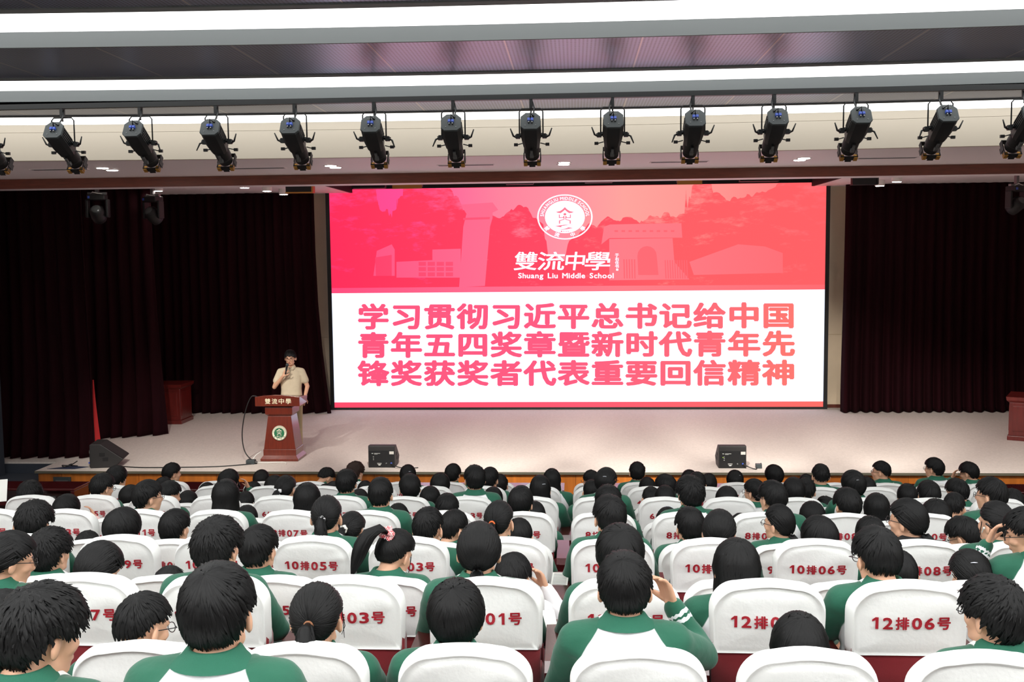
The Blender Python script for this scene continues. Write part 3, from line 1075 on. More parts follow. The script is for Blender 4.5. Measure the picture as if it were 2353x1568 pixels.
# ------------------------------------------------------------------ lectern
def lectern():
    t = thing('lectern', 'red-brown wooden lectern with gold Chinese characters and round green emblem, left on the stage', 'lectern', (-4.80, 16.15, .55), R(0))
    mb = MB()
    mb.loft_rect([(0, -.31, .31, -.02, .52), (.035, -.31, .31, -.02, .52), (.09, -.27, .27, .02, .48), (.19, -.27, .27, .02, .48)])
    mb.build('plinth', m_arm2, t, False, bevel=.006)
    mb = MB()
    mb.loft_rect([(.19, -.262, .262, .03, .47), (.73, -.19, .19, .07, .43)])
    body = mb.build('body', m_arm2, t, False, bevel=.006)
    mb = MB()
    mb.loft_rect([(.73, -.19, .19, .07, .43), (.765, -.225, .225, .03, .46), (.875, -.225, .225, .03, .46), (.90, -.20, .20, .06, .44)])
    mb.build('neck', m_arm2, t, False, bevel=.006)
    mb = MB()
    n = 14
    # header board, arched top edge, leaning reading desk behind it
    rows = []
    for y, k in ((-.03, 1), (.03, 1), (.46, .8)):
        row = [(-.365 * (1 if y < .4 else .97), y, .905)]
        row += [(-.365 + .73 * i / n, y, (1.055 + .03 * math.sin(PI * i / n)) if y < .4 else 1.02) for i in range(n + 1)]
        row += [(.365 * (1 if y < .4 else .97), y, .905)]
        rows.append(row)
    mb.quadgrid(rows, True, True, True)
    head = mb.build('header', m_arm2, t, False, bevel=.004)
    mb = MB()
    for i, ch in enumerate('雙流中學'):
        x = -.155 + i * .113
        put_glyph(mb, ch, .012, lambda px, pz: (px, -.036, pz), (x - .045 + .0, x + .045, .943, 1.032))
    mb.build('lettering', pbr('gilt_white_letters', (244, 232, 200), .4), head, False)
    # emblem disc lying on the sloping front
    sl = math.atan2(.04, .54)
    M = Matrix.Translation((0, .043, .455)) @ Matrix.Rotation(R(90) - sl, 4, 'X')
    mb = MB(); mb.lathe([(.001, .0), (.118, .0), (.122, -.004), (.118, .012), (.001, .012)], n=48); mb.transform(M)
    disc = mb.build('emblem', pbr('emblem_white', (236, 228, 206), .5), t, autosmooth=30)
    mb = MB()
    fn = lambda x, y: M @ Vector((x * .118, y * .118, .0145))
    mb.cur = 0
    ring(mb, 0, .72, fn)
    ring(mb, .97, 1.0, fn)
    mb.cur = 0
    arc_letters(mb, 'SHUANGLIU MIDDLE SCHOOL', 178, 2, .84, .11, .022, fn)
    for ch, a in (('雙', 218), ('流', 250), ('中', 290), ('學', 322)):
        tt = R(a + 90)
        def f3(x, y, tt=tt, a=a):
            u, v = (x - .5) * .17, (y - .36) * .17
            return fn(.85 * math.cos(R(a)) + u * math.cos(tt) - v * math.sin(tt), .85 * math.sin(R(a)) + u * math.sin(tt) + v * math.cos(tt))
        put_glyph(mb, ch, .022, f3)
    mb.build('emblem_ground', pbr('emblem_green', (26, 104, 66), .5), disc, False)
    mb = MB()
    pictogram(mb, lambda x, y: M @ Vector((x * .15, y * .15 + .005, .018)))
    mb.build('emblem_figure', pbr('emblem_white', (236, 228, 206), .5), disc, False)
    return t
m_arm2 = pbr('lectern_redwood', (104, 37, 22), .28, coat=.5, vary=.2, vscale=5, stretch=(7, 7, .8))
lectern()

def cable(name, label, pts, r, mat):
    cv = []
    P = [Vector(p) for p in pts]
    for i in range(len(P) - 1):
        p0, p1, p2, p3 = P[max(0, i - 1)], P[i], P[i + 1], P[min(len(P) - 1, i + 2)]
        for k in range(8):
            t = k / 8
            cv.append(.5 * ((2 * p1) + (-p0 + p2) * t + (2 * p0 - 5 * p1 + 4 * p2 - p3) * t * t + (-p0 + 3 * p1 - 3 * p2 + p3) * t ** 3))
    cv.append(P[-1])
    mb = MB(); mb.tube(cv, r, 7)
    return tag(mb.build(name, mat), label, 'cable')
m_wire = pbr('black_cable', (20, 20, 20), .5)
cable('microphone_cable', 'black cable bowing out from the lectern top down its left side', [(-5.14, 16.2, 1.6), (-5.24, 16.17, 1.6), (-5.34, 16.15, 1.36), (-5.40, 16.14, 1.0), (-5.36, 16.12, .72), (-5.22, 16.05, .585), (-5.12, 16.02, .56)], .009, m_wire)
cable('floor_cable', 'black cable lying along the stage edge left of the lectern', [(-5.1, 15.93, .558), (-5.6, 15.70, .558), (-6.2, 15.62, .558), (-6.9, 15.6, .558), (-7.4, 15.75, .558)], .010, m_wire)
cable('white_cable', 'thin white cable looping at the foot of the lectern', [(-5.11, 16.2, .70), (-5.17, 16.1, .66), (-5.2, 16.02, .57), (-5.0, 15.98, .56), (-4.7, 16.02, .56), (-4.62, 15.9, .56)], .006, m_white)
t = thing('power_adapter', 'small grey power adapter box at the left foot of the lectern', 'adapter', (-5.2, 15.93, .55))
mb = MB(); mb.box(-.07, .07, -.05, .05, 0, .07); mb.build('box', m_grey_panel, t, False, bevel=.008)
mb = MB(); mb.box(.07, .085, -.02, .02, .02, .05); mb.build('plug', m_steel, t, False)

# ------------------------------------------------------------------ stage monitors
def monitor(x, y, rz, label, led_on):
    t = thing('stage_monitor', label, 'loudspeaker', (x, y, .55), R(rz), 'wedge monitors on the stage')
    w = .21
    prof = [(0, 0), (.30, .0), (.42, .12), (.14, .345), (.02, .35), (0, .34)]
    mb = MB(); mb.prism([(p[0], p[1]) for p in prof], 0, -w, w)
    mb.build('cabinet', m_cab, t, False, bevel=.008)
    mb = MB(); mb.box(-w + .012, w - .012, -.006, .0, .012, .27)
    pn = mb.build('rear_panel', m_blackm, t, False)
    mb = MB()
    mb.box(-.155, -.13, -.008, -.006, .224, .230); mb.box(-.115, -.02, -.008, -.006, .2255, .2295); mb.box(-.115, -.06, -.008, -.006, .213, .2155)
    mb.box(-.07, .0, -.008, -.006, .07, .074); mb.box(-.065, -.005, -.008, -.006, .055, .059); mb.box(-.05, -.018, -.008, -.006, .038, .048)
    for k in range(3):
        mb.box(-.135, -.12, -.008, -.006, .125 + k * .025, .13 + k * .025)
    mb.build('printed_marks', m_white, pn, False)
    mb = MB(); mb.box(.125, .195, -.008, -.006, .215, .26); mb.build('sticker', pbr('paper_sticker', (196, 192, 186), .7), pn, False)
    mb = MB(); mb.lathe([(.001, -.022), (.012, -.022), (.013, -.006)], (.075, 0, .07), 'y', 14); mb.build('volume_knob', m_steel, pn)
    mb = MB(); mb.lathe([(.001, -.03), (.013, -.03), (.014, -.006)], (.155, 0, .072), 'y', 14); mb.build('blue_plug', m_blue, pn)
    if led_on:
        mb = MB(); mb.lathe([(.001, -.010), (.005, -.010), (.006, -.006)], (-.145, 0, .17), 'y', 10); mb.build('power_light', emit('green_led', (190, 230, 90), 1.5), pn)
    for s in (-1, 1):
        mb = MB(); mb.box(s * w - .004, s * w + .004, .12, .19, .17, .22); mb.box(s * w - .004, s * w + .004, .16, .23, .10, .15)
        mb.build('handle_slot', m_dark, t, False)
    mb = MB()
    a, b = Vector((0, .42, .12)), Vector((0, .14, .345))
    n = Vector((0, .225, .28)).normalized() * .004
    mb.quadgrid([[(-w + .015, a.y + n.y - .01, a.z + n.z + .01), (w - .015, a.y + n.y - .01, a.z + n.z + .01)], [(-w + .015, b.y + n.y + .01, b.z + n.z - .01), (w - .015, b.y + n.y + .01, b.z + n.z - .01)]])
    o = mb.build('grille', m_cab, t, False)
    return t
m_cab = pbr('black_textured_cabinet', (36, 34, 34), .6, bump=.1, bscale=400)
monitor(-3.03, 15.66, 0, 'black wedge monitor standing on the stage edge right of the lectern', False)
monitor(2.40, 15.66, 0, 'black wedge monitor on the stage edge with a green light, right of centre', True)
big = monitor(-7.72, 15.78, -78, 'black wedge monitor at the left stage corner, seen from its side', False)
big.scale = (1.1, 1.2, 1.10)
cable('monitor_cable', 'short black cable from the monitor right of the lectern', [(-2.88, 15.635, .62), (-2.75, 15.58, .575), (-2.6, 15.58, .56), (-2.45, 15.62, .56)], .008, m_wire)
cable('monitor_cable', 'short black cable from the right monitor to the small black box', [(2.555, 15.635, .62), (2.66, 15.56, .58), (2.74, 15.56, .56), (2.76, 15.62, .57)], .008, m_wire)
t = thing('junction_box', 'small black junction box on the stage beside the right monitor', 'junction box', (2.80, 15.68, .55))
mb = MB(); mb.box(-.045, .045, -.04, .04, 0, .07); mb.build('box', m_grey_panel, t, False, bevel=.006)
mb = MB(); mb.box(.03, .04, -.01, .01, .07, .082); mb.build('switch', m_blackm, t, False)
cable('tangled_cable', 'tangled black cables at the back of the corner monitor', [(-8.0, 15.8, .62), (-8.1, 15.75, .56), (-8.2, 15.7, .57), (-8.12, 15.62, .56), (-8.02, 15.66, .6), (-8.1, 15.72, .57), (-7.95, 15.7, .56)], .009, m_wire)
mb = MB(); mb.prism([(-8.35, 15.5), (-7.9, 15.5), (-7.75, 15.66), (-8.05, 15.72)], 2, .551, .556)
tag(mb.build('floor_plate', pbr('dark_blue_sheet', (46, 54, 78), .6), smooth=False), 'dark blue flat sheet on the stage under the corner monitor cables', 'sheet')

# ------------------------------------------------------------------ desks on the stage
def cabinet_desk(name, label, x0, x1, y0, y1, h, rz=0.0, panels=(('front',),)):
    cx, cy = (x0 + x1) / 2, (y0 + y1) / 2
    t = thing(name, label, 'desk', (cx, cy, .55), R(rz))
    a, b = (x1 - x0) / 2, (y1 - y0) / 2
    mb = MB(); mb.box(-a, a, -b, b, .08, h - .1); mb.build('carcass', m_desk, t, False, bevel=.005)
    mb = MB(); mb.box(-a - .02, a + .02, -b - .02, b + .02, 0, .08); mb.build('plinth', m_desk, t, False, bevel=.008)
    mb = MB(); mb.loft_rect([(h - .1, -a, a, -b, b), (h - .06, -a - .04, a + .04, -b - .04, b + .04), (h, -a - .05, a + .05, -b - .05, b + .05)]); mb.build('top', m_desk, t, False)
    mb = MB()
    mb.box(-a + .06, a - .06, -b - .012, -b, .16, h - .16)
    p = mb.build('front_panel', m_desk, t, False, bevel=.004)
    mb = MB()
    s = min(a, .2)
    for q in (-1, 1):
        M = Matrix.Translation((0, -b - .014, h * .48)) @ Matrix.Rotation(R(40 * q), 4, 'Y')
        mb.box(-s * .5, s * .1, -.004, .0, -.006, .006, M)
    mb.build('inlay', m_gold if False else pbr('inlay_light', (150, 84, 60), .4), p, False)
    for sx in (-1, 1):
        mb = MB(); mb.box(sx * a - .008, sx * a + .008, -b + .06, b - .06, .16, h - .16); mb.build('side_panel', m_desk, t, False)
    return t
m_desk = pbr('red_mahogany', (96, 26, 22), .35, coat=.3, vary=.2, vscale=4, stretch=(6, 6, 1))
cabinet_desk('stage_desk', 'red-brown panelled wooden desk half hidden by left stage curtain', -8.75, -7.86, 19.8, 20.4, .80)
t = cabinet_desk('stage_desk', 'red-brown wooden desk with light papers cut by the right photo edge', 7.10, 9.2, 17.9, 18.6, .76, -28)
t.location.x += .45
t.location.y -= .35
mb = MB(); mb.box(-.12, .12, -.08, .08, 0, .006)
o = mb.build('paper', m_white, smooth=False); o.location = (7.95, 17.75, 1.312); tag(o, 'light paper slip lying on the right stage desk', 'paper')

# red cloth between the left curtains
mb = MB()
rows = []
for k in range(9):
    f = k / 8
    z = 1.75 - (1.75 - .56) * f
    w = .012 + .085 * f ** 1.4
    rows.append([(-8.42 + w * math.cos(a) , 17.32 + .5 * w * math.sin(a) * (1 + .3 * math.sin(3 * a)), z) for a in [2 * PI * i / 16 for i in range(16)]])
mb.quadgrid(rows, True, True, True)
tag(mb.build('hanging_red_cloth', m_red_cloth), 'bright red furled cloth standing between the left curtains', 'cloth')

# ------------------------------------------------------------------ front desks before row two
def front_desk(x0, x1, label):
    t = thing('front_row_desk', label, 'desk', ((x0 + x1) / 2, 13.42, 0), 0, 'long redwood desks before the front row')
    a = (x1 - x0) / 2
    mb = MB(); mb.box(-a, a, -.22, .24, .74, .77); mb.build('desk_top', m_arm, t, False, bevel=.006)
    mb = MB(); mb.box(-a, a, .19, .22, .02, .74); mb.build('modesty_panel', m_arm, t, False)
    mb = MB(); mb.box(-a, a, -.2, .19, .56, .58); mb.box(-a, a, -.215, -.2, .535, .585); mb.build('shelf', m_arm, t, False)
    for s in (-1, 1):
        mb = MB(); mb.box(s * (a - .025) - .025, s * (a - .025) + .025, -.22, .22, 0, .74); mb.build('end_panel', m_arm, t, False, bevel=.005)
    return t
front_desk(-9.4, -6.75, 'long redwood desk at the far left before the stage, red booklet on its shelf')
front_desk(-5.7, -.15, 'long redwood desk before the front row, left of centre gap')
front_desk(.1, 7.4, 'long redwood desk before the front row, right of centre gap')
mb = MB(); mb.box(-.17, .17, -.1, .1, 0, .03); mb.cur = 1; mb.box(.1, .171, -.101, .1, .002, .031)
o = mb.build('booklet', [m_red_cloth, m_white], smooth=False); o.location = (-7.28, 13.3, .58); o.rotation_euler = (0, 0, R(8))
tag(o, 'red booklet with white spine on the shelf of the left desk', 'booklet')
# ------------------------------------------------------------------ seats
def wrinkle(x, z, s):
    return .0035 * math.sin(9 * z + 5 * x + s) + .003 * noise.noise(Vector((x * 9 + s, z * 14, s))) + .0045 * noise.noise(Vector((x * 3.5 - s, z * 22, s * 2))) * (1 if s % 2 > 1 else .5)
REC = .055
def back_y(x, z):
    s = min(1.0, max(abs(x) / .225, abs(z - .845) / .165))
    return -.052 - .016 * (1 - s * s)
def cover_outline(inset, n=12):
    """upright rounded outline, top arched: list of (x, z) from bottom left over the top to bottom right"""
    w0, w1, zb, zt, r = .236 - inset, .240 - inset, .70 + .0 * inset, 1.0 - inset, .115
    pts = [(-w0, zb)]
    for k in range(4):
        pts.append((-w0 - (w1 - w0) * k / 3, zb + (zt - r - zb) * (k + .5) / 4))
    for i in range(n + 1):
        a = PI - (PI / 2) * i / n
        pts.append((-w1 + r + r * math.cos(a), zt - r - .012 + r * math.sin(a)))
    for k in range(1, 6):
        u = k / 6
        x = (-w1 + r) + 2 * (w1 - r) * u
        pts.append((x, zt - .012 + .012 * math.sin(PI * u)))
    for i in range(n + 1):
        a = PI / 2 - (PI / 2) * i / n
        pts.append((w1 - r + r * math.cos(a), zt - r - .012 + r * math.sin(a)))
    for k in range(4):
        pts.append((w0 + (w1 - w0) * (3 - k) / 3, zb + (zt - r - zb) * (3.5 - k) / 4))
    pts.append((w0, zb))
    return pts
def make_cover(seed):
    mb = MB()
    rows = []
    c = (0, .835)
    base = cover_outline(.018)
    for s in (.03, .3, .55, .75, .9):
        rows.append([(x * s, -.052 - .016 * (1 - s * s) + wrinkle(x * s, c[1] + (z - c[1]) * s, seed) * 1.6, c[1] + (z - c[1]) * s) for x, z in base])
    for ins, y, wr in ((.018, -.050, .6), (.015, -.056, 0), (.012, -.056, 0), (.009, -.050, .3), (.003, -.030, 1), (0, -.005, 1), (.0, .025, 1), (.006, .045, 1), (.02, .06, .6), (.05, .065, .4), (.12, .065, .3)):
        rows.append([(x + wr * wrinkle(z, x, seed + 3), y, z + (wr * wrinkle(x, y * 3, seed + 5) if z > .72 else .004 * math.sin(14 * x + seed))) for x, z in cover_outline(ins)])
    mb.quadgrid(rows, True, True, True)
    mb.v = [(x, y - (z - .45) * REC, z) for x, y, z in mb.v]
    return mb.mesh('back_cover', [m_cover])
COVERS = [make_cover(s) for s in (.3, 1.7, 3.1, 5.5, 7.9)]
mb = MB()
mb.loft_rect([(.36, -.225, .225, -.045, .05), (.60, -.23, .23, -.05, .05), (.72, -.232, .232, -.045, .05), (.9, -.2, .2, -.02, .04)])
mb.v = [(x, y - (z - .45) * REC, z) for x, y, z in mb.v]
ME_BACK = mb.mesh('backrest', [m_red])
mb = MB()
mb.quadgrid([[(-.225, .06, .32), (.225, .06, .32), (.225, .50, .34), (.19, .53, .34), (-.19, .53, .34), (-.225, .50, .34)],
             [(-.24, .05, .36), (.24, .05, .36), (.24, .51, .38), (.2, .545, .38), (-.2, .545, .38), (-.24, .51, .38)],
             [(-.225, .06, .41), (.225, .06, .41), (.225, .49, .43), (.19, .52, .43), (-.19, .52, .43), (-.225, .49, .43)]], True, True, True)
ME_SEAT = mb.mesh('seat', [m_red], False)
mb = MB(); mb.loft_rect([(0, -.15, .15, .1, .4), (.02, -.15, .15, .1, .4), (.04, -.05, .05, .15, .33), (.33, -.06, .06, .12, .36)])
ME_BASE = mb.mesh('pedestal', [m_black], False)
mb = MB()
mb.prism([(-.10, 0.0), (.40, 0.0), (.42, .3), (.47, .58), (.45, .64), (.40, .665), (-.13, .68), (-.16, .64), (-.10, .3)], 0, -.29 - .038, -.29 + .038)
ME_ARM = mb.mesh('armrest', [m_arm], False)
mb = MB()
mb.prism([(-.10, 0.0), (.40, 0.0), (.42, .3), (.47, .58), (.45, .64), (.40, .665), (-.13, .68), (-.16, .64), (-.10, .3)], 0, .29 - .038, .29 + .038)
ME_ARM2 = mb.mesh('armrest', [m_arm], False)

ordn = ['', 'first', 'second', 'third', 'fourth', 'fifth', 'sixth', 'seventh', 'eighth', 'ninth', 'tenth', 'eleventh', 'twelfth', 'thirteenth']
SEEN_TEXT = {(12, 5), (12, 3), (12, 1), (12, 4), (12, 6), (10, 5), (10, 7), (10, 9), (10, 2), (10, 4), (10, 6), (10, 8), (9, 6), (8, 7), (8, 5), (8, 1), (8, 2), (8, 4), (8, 6), (8, 8), (8, 10), (6, 9), (6, 11), (6, 3), (6, 4), (2, 4), (2, 8), (2, 14)}
LIMITS = {14: (-3, -2), 13: (-4, 4), 12: (-4, 4), 11: (-5, 5), 10: (-6, 6), 9: (-7, 6), 8: (-8, 7), 7: (-9, 7), 6: (-10, 8), 5: (-9, 8), 4: (-9, 8), 3: (-9, 8), 2: (-9, 9)}
def number_mesh(text, seed):
    mb = MB()
    pen = -.15
    for ch in text:
        w, h = (.041, .050) if ch in '0123456789' else (.056, .054)
        a0, a1, b0, b1 = glyph_box(ch, .03)
        w0, w1 = 0, w
        def fn(x, z):
            y = back_y(x, z) + wrinkle(x, z, seed) * 1.6 - .0045
            return (x, y - (z - .45) * REC, z)
        if ch == '1':
            for q in ([(.017, -.025), (.029, -.025), (.029, .025), (.017, .025)], [(.017, .025), (.017, .012), (.004, .006), (.004, .014)]):
                b = len(mb.v)
                mb.v.extend(fn(pen + a, .842 + c) for a, c in q)
                mb.f.append((b, b + 1, b + 2, b + 3)); mb.m.append(0)
            pen += .045
            continue
        put_glyph(mb, ch, .03, fn, (pen + w0, pen + w1, .842 - h / 2, .842 + h / 2))
        pen += w + .010
    dx = -(pen - .010 - .15) / 2 + .0
    mb.v = [(x + dx + .0, y, z) for x, y, z in mb.v]
    return mb.mesh('seat_number', [m_number], False)
rc = random.Random(5)
for r in range(14, 1, -1):
    lo, hi = LIMITS[r]
    for n in [k for k in range(lo, hi + 1) if k]:
        num = (-2 * n - 1) if n < 0 else 2 * n
        code = '%d排%02d号' % (r, num)
        side = 'left' if n < 0 else 'right'
        lab = 'white covered red chair, row %d, %s seat %s of the centre gap' % (r, ordn[abs(n)], side)
        if (r, num) in SEEN_TEXT:
            lab = 'white covered chair printed %s, row %d, %s seat %s of centre gap' % (code, r, ordn[abs(n)], side)
        if r >= 13:
            lab = 'white covered chair top in %s row, %s seat %s of the centre gap' % ('the nearest' if r == 14 else 'second nearest', ordn[abs(n)], side)
        if r == 14:
            lab = 'white covered chair of the nearest row, under the person %s left of the centre gap' % ordn[abs(n)]
        t = thing('auditorium_chair', lab, 'chair', (seat_x(n) + rc.uniform(-.008, .008), ROWY[r] + .088, ROWF[r]), R(rc.uniform(-1.2, 1.2)), 'white covered auditorium chairs')
        ci = rc.randrange(5)
        link_mesh('backrest', ME_BACK, t)
        cv = link_mesh('back_cover', COVERS[ci], t)
        link_mesh('seat', ME_SEAT, t)
        link_mesh('pedestal', ME_BASE, t)
        link_mesh('armrest', ME_ARM, t)
        if n in (-1, hi):
            link_mesh('armrest', ME_ARM2, t)
        if r <= 12:
            link_mesh('seat_number', number_mesh(code, (.3, 1.7, 3.1, 5.5, 7.9)[ci]), cv)['label'] = 'red seat number %s' % code

# ------------------------------------------------------------------ people: materials
def attr_mix(name, base, layers, rough=.6, bump=0.0, bscale=300, spec=.4, sheen=0.0):
    """layers: (attribute, colour, low, high)"""
    m = pbr(name, base, rough, spec=spec, bump=bump, bscale=bscale, sheen=sheen)
    nt = m.node_tree
    b = nt.nodes['Principled BSDF']
    prev = None
    for at, col, lo, hi in layers:
        a = nt.nodes.new('ShaderNodeAttribute')
        a.attribute_name = at
        mr = nt.nodes.new('ShaderNodeMapRange')
        mr.inputs[1].default_value = lo
        mr.inputs[2].default_value = hi
        nt.links.new(a.outputs['Fac'], mr.inputs[0])
        mx = nt.nodes.new('ShaderNodeMix')
        mx.data_type = 'RGBA'
        nt.links.new(mr.outputs[0], mx.inputs[0])
        if prev is None:
            mx.inputs[6].default_value = (*lin(base), 1)
        else:
            nt.links.new(prev, mx.inputs[6])
        mx.inputs[7].default_value = (*lin(col), 1)
        prev = mx.outputs[2]
    nt.links.new(prev, b.inputs['Base Color'])
    return m
m_skin = attr_mix('skin', (222, 172, 142), [('lips', (196, 112, 104), .2, .8), ('dark', (28, 20, 18), .4, .7), ('trousers', (24, 52, 46), .45, .55)], .5)
m_jacket = attr_mix('school_jacket', (238, 240, 242), [('sleeve', (30, 94, 72), -.002, .002), ('stripe', (238, 240, 242), .45, .55)], .8, .15, 40, sheen=.2)
m_collar = pbr('green_collar_knit', (34, 100, 78), .85, bump=.2, bscale=300)
m_whitecloth = pbr('white_shirt', (236, 236, 238), .85, bump=.15, bscale=40)
m_blackcloth = pbr('black_jacket', (26, 26, 28), .8, bump=.15, bscale=40)
m_pinkcloth = pbr('pale_pink_cloth', (232, 196, 190), .85, bump=.15, bscale=40)
def hair_mat(name, col):
    m = pbr(name, col, .42, spec=.25)
    nt = m.node_tree
    b = nt.nodes['Principled BSDF']
    tc = nt.nodes.new('ShaderNodeTexCoord')
    n = nt.nodes.new('ShaderNodeTexNoise')
    n.inputs['Scale'].default_value = 160
    nt.links.new(tc.outputs['Object'], n.inputs['Vector'])
    r = nt.nodes.new('ShaderNodeMapRange')
    r.inputs[3].default_value = .36
    r.inputs[4].default_value = .6
    nt.links.new(n.outputs['Fac'], r.inputs[0])
    nt.links.new(r.outputs[0], b.inputs['Roughness'])
    return m
m_hair = hair_mat('black_hair', (7, 7, 8))
m_hairb = hair_mat('dark_brown_hair', (44, 28, 22))
m_glass = pbr('glasses_frame', (30, 30, 32), .3)

# ------------------------------------------------------------------ people: head and body shapes
NECK = Vector((0, 0, 1.00))
HOFF = Vector((0, .035, .086))
def head_matrix(yaw, pitch):
    """yaw: degrees to the right of the stage direction; pitch: nodding forward"""
    rot = Matrix.Rotation(R(-yaw), 4, 'Z') @ Matrix.Rotation(R(-pitch), 4, 'X')
    return Matrix.Translation(NECK + Vector((0, .05 * math.sin(R(pitch)), -.02 * math.sin(R(pitch))))) @ rot @ Matrix.Translation(HOFF)
def head_top(yaw, pitch):
    M = head_matrix(yaw, pitch)
    return max((M @ Vector((.074 * a, -.005 + .098 * b, .015 + .112 * c))).z for a, b, c in [(math.cos(u) * math.cos(v), math.sin(u) * math.cos(v), math.sin(v)) for u in np.linspace(0, 6.28, 16) for v in np.linspace(0, 1.57, 12)])

def head_shape(mb, M):
    q = MB()
    q.ellipsoid((0, -.005, .015), (.074, .093, .105))
    q.ellipsoid((0, .028, -.045), (.060, .064, .074))
    q.capsule((0, .045, -.09), (0, .052, -.092), .030, .026)              # chin
    for s in (-1, 1):
        q.capsule((s * .045, .01, -.07), (s * .02, .06, -.085), .024, .022)   # jaw
        q.capsule((s * .035, .068, -.025), (s * .046, .05, -.03), .020, .020)  # cheek
        q.ellipsoid((s * .086, -.014, -.014), (.010, .023, .035), Matrix.Rotation(R(s * 32), 3, 'Z') @ Matrix.Rotation(R(-10), 3, 'X'))  # ear
        q.capsule((s * .014, .083, .02), (s * .042, .074, .02), .012, .010)   # brow
    q.capsule((0, .088, .008), (0, .106, -.030), .008, .013)               # nose
    q.capsule((0, .101, -.034), (.0, .098, -.036), .014, .014)
    q.capsule((-.016, .084, -.062), (.016, .084, -.062), .011, .011)       # mouth
    q.transform(M)
    b = len(mb.v)
    mb.v += q.v
    mb.f += [tuple(b + i for i in f) for f in q.f]
    mb.m += q.m

def hand_shape(mb, W, d, up, side, curl=.5):
    """palm from the wrist W along d, back of the hand towards up; side: +1 right hand. Five bent fingers."""
    W, d, up = Vector(W), Vector(d).normalized(), Vector(up)
    up = (up - d * up.dot(d)).normalized()
    lat = d.cross(up).normalized() * side
    P = lambda a, b, c: W + d * a + lat * b + up * c
    for k, b in enumerate((-.030, -.010, .010, .030)):
        mb.capsule(P(.0, b * .55, 0), P(.075, b, 0), .0155, .012, 10)
    for b, L, sp in ((-.031, .055, -.06), (-.0105, .068, -.02), (.0105, .074, .02), (.031, .066, .06)):
        a0, ang, p = .078, 0.0, None
        p = P(.078, b, 0)
        dirn = (d + lat * sp)
        r = .0095
        for k, f in enumerate((.45, .32, .25)):
            ang += curl * (.55, .9, .7)[k]
            q = p + (dirn * math.cos(ang) - up * math.sin(ang)).normalized() * L * f
            mb.capsule(p, q, r, r * .9, 8)
            p, r = q, r * .9
    p = P(.02, .032, -.004)
    q = p + (d * .6 + lat * .75 - up * .25).normalized() * .042
    mb.capsule(p, q, .014, .011, 8)
    q2 = q + (d * .9 + lat * .15 - up * .5).normalized() * .032
    mb.capsule(q, q2, .0105, .0085, 8)

ARMS = {
    'down_r': ((.178, -.015, .905), (.245, .10, .69), (.13, .30, .63), (-.3, .8, -.2), (.2, .2, 1)),
    'up_r': ((.178, -.015, .905), (.30, .13, .80), (.185, .175, .985), (-.35, -.05, .9), (.75, .5, .2)),
}
def arm(kind, side):
    S, E, Wr, d, u = [Vector(v) for v in ARMS[kind + '_r']]
    if side < 0:
        S, E, Wr, d, u = [Vector((-v.x, v.y, v.z)) for v in (S, E, Wr, d, u)]
    return S, E, Wr, d, u

def body_shape(M, pose):
    mb = MB()
    head_shape(mb, M)
    mb.capsule(M @ Vector((0, -.022, -.055)), NECK + Vector((0, -.012, -.02)), .054, .056)
    mb.rings([(.47, .15, .10, .03), (.56, .168, .125, .02), (.70, .148, .105, -.005), (.80, .16, .108, -.02), (.88, .168, .104, -.022), (.94, .145, .09, -.015), (.975, .09, .07, -.008), (1.0, .055, .055, -.004)])
    for s in (-1, 1):
        S, E, Wr, d, u = arm('up' if pose == ('hand_r' if s > 0 else 'hand_l') else 'down', s)
        mb.capsule((s * .10, -.015, .915), S, .062, .058)
        mb.capsule(S, E, .048, .038)
        mb.capsule(E, Wr, .038, .026)
        hand_shape(mb, Wr, d, u, s, .55)
        mb.capsule((s * .085, .03, .53), (s * .11, .44, .50), .080, .056)
        mb.capsule((s * .11, .44, .50), (s * .115, .47, .10), .056, .038)
        mb.capsule((s * .115, .45, .05), (s * .12, .60, .035), .038, .032)
    return mb

def jacket_shape(pose):
    mb = MB()
    mb.rings([(.50, .165, .12, .025), (.56, .188, .145, .02), (.62, .18, .135, .012), (.70, .172, .128, -.006), (.80, .182, .130, -.022), (.88, .188, .122, -.024), (.94, .165, .106, -.018), (.98, .105, .084, -.012), (1.0, .070, .070, -.008)])
    for s in (-1, 1):
        S, E, Wr, d, u = arm('up' if pose == ('hand_r' if s > 0 else 'hand_l') else 'down', s)
        mb.capsule((s * .09, -.018, .918), S, .074, .074)
        mb.capsule(S, E, .070, .058)
        mb.capsule(E, E + (Wr - E) * .92, .058, .040)
    return mb

def seg_dist(P, a, b):
    a, b = np.array(a), np.array(b)
    t = np.clip(((P - a) @ (b - a)) / ((b - a) @ (b - a)), 0, 1)
    return np.linalg.norm(P - (a + t[:, None] * (b - a)), axis=1), t

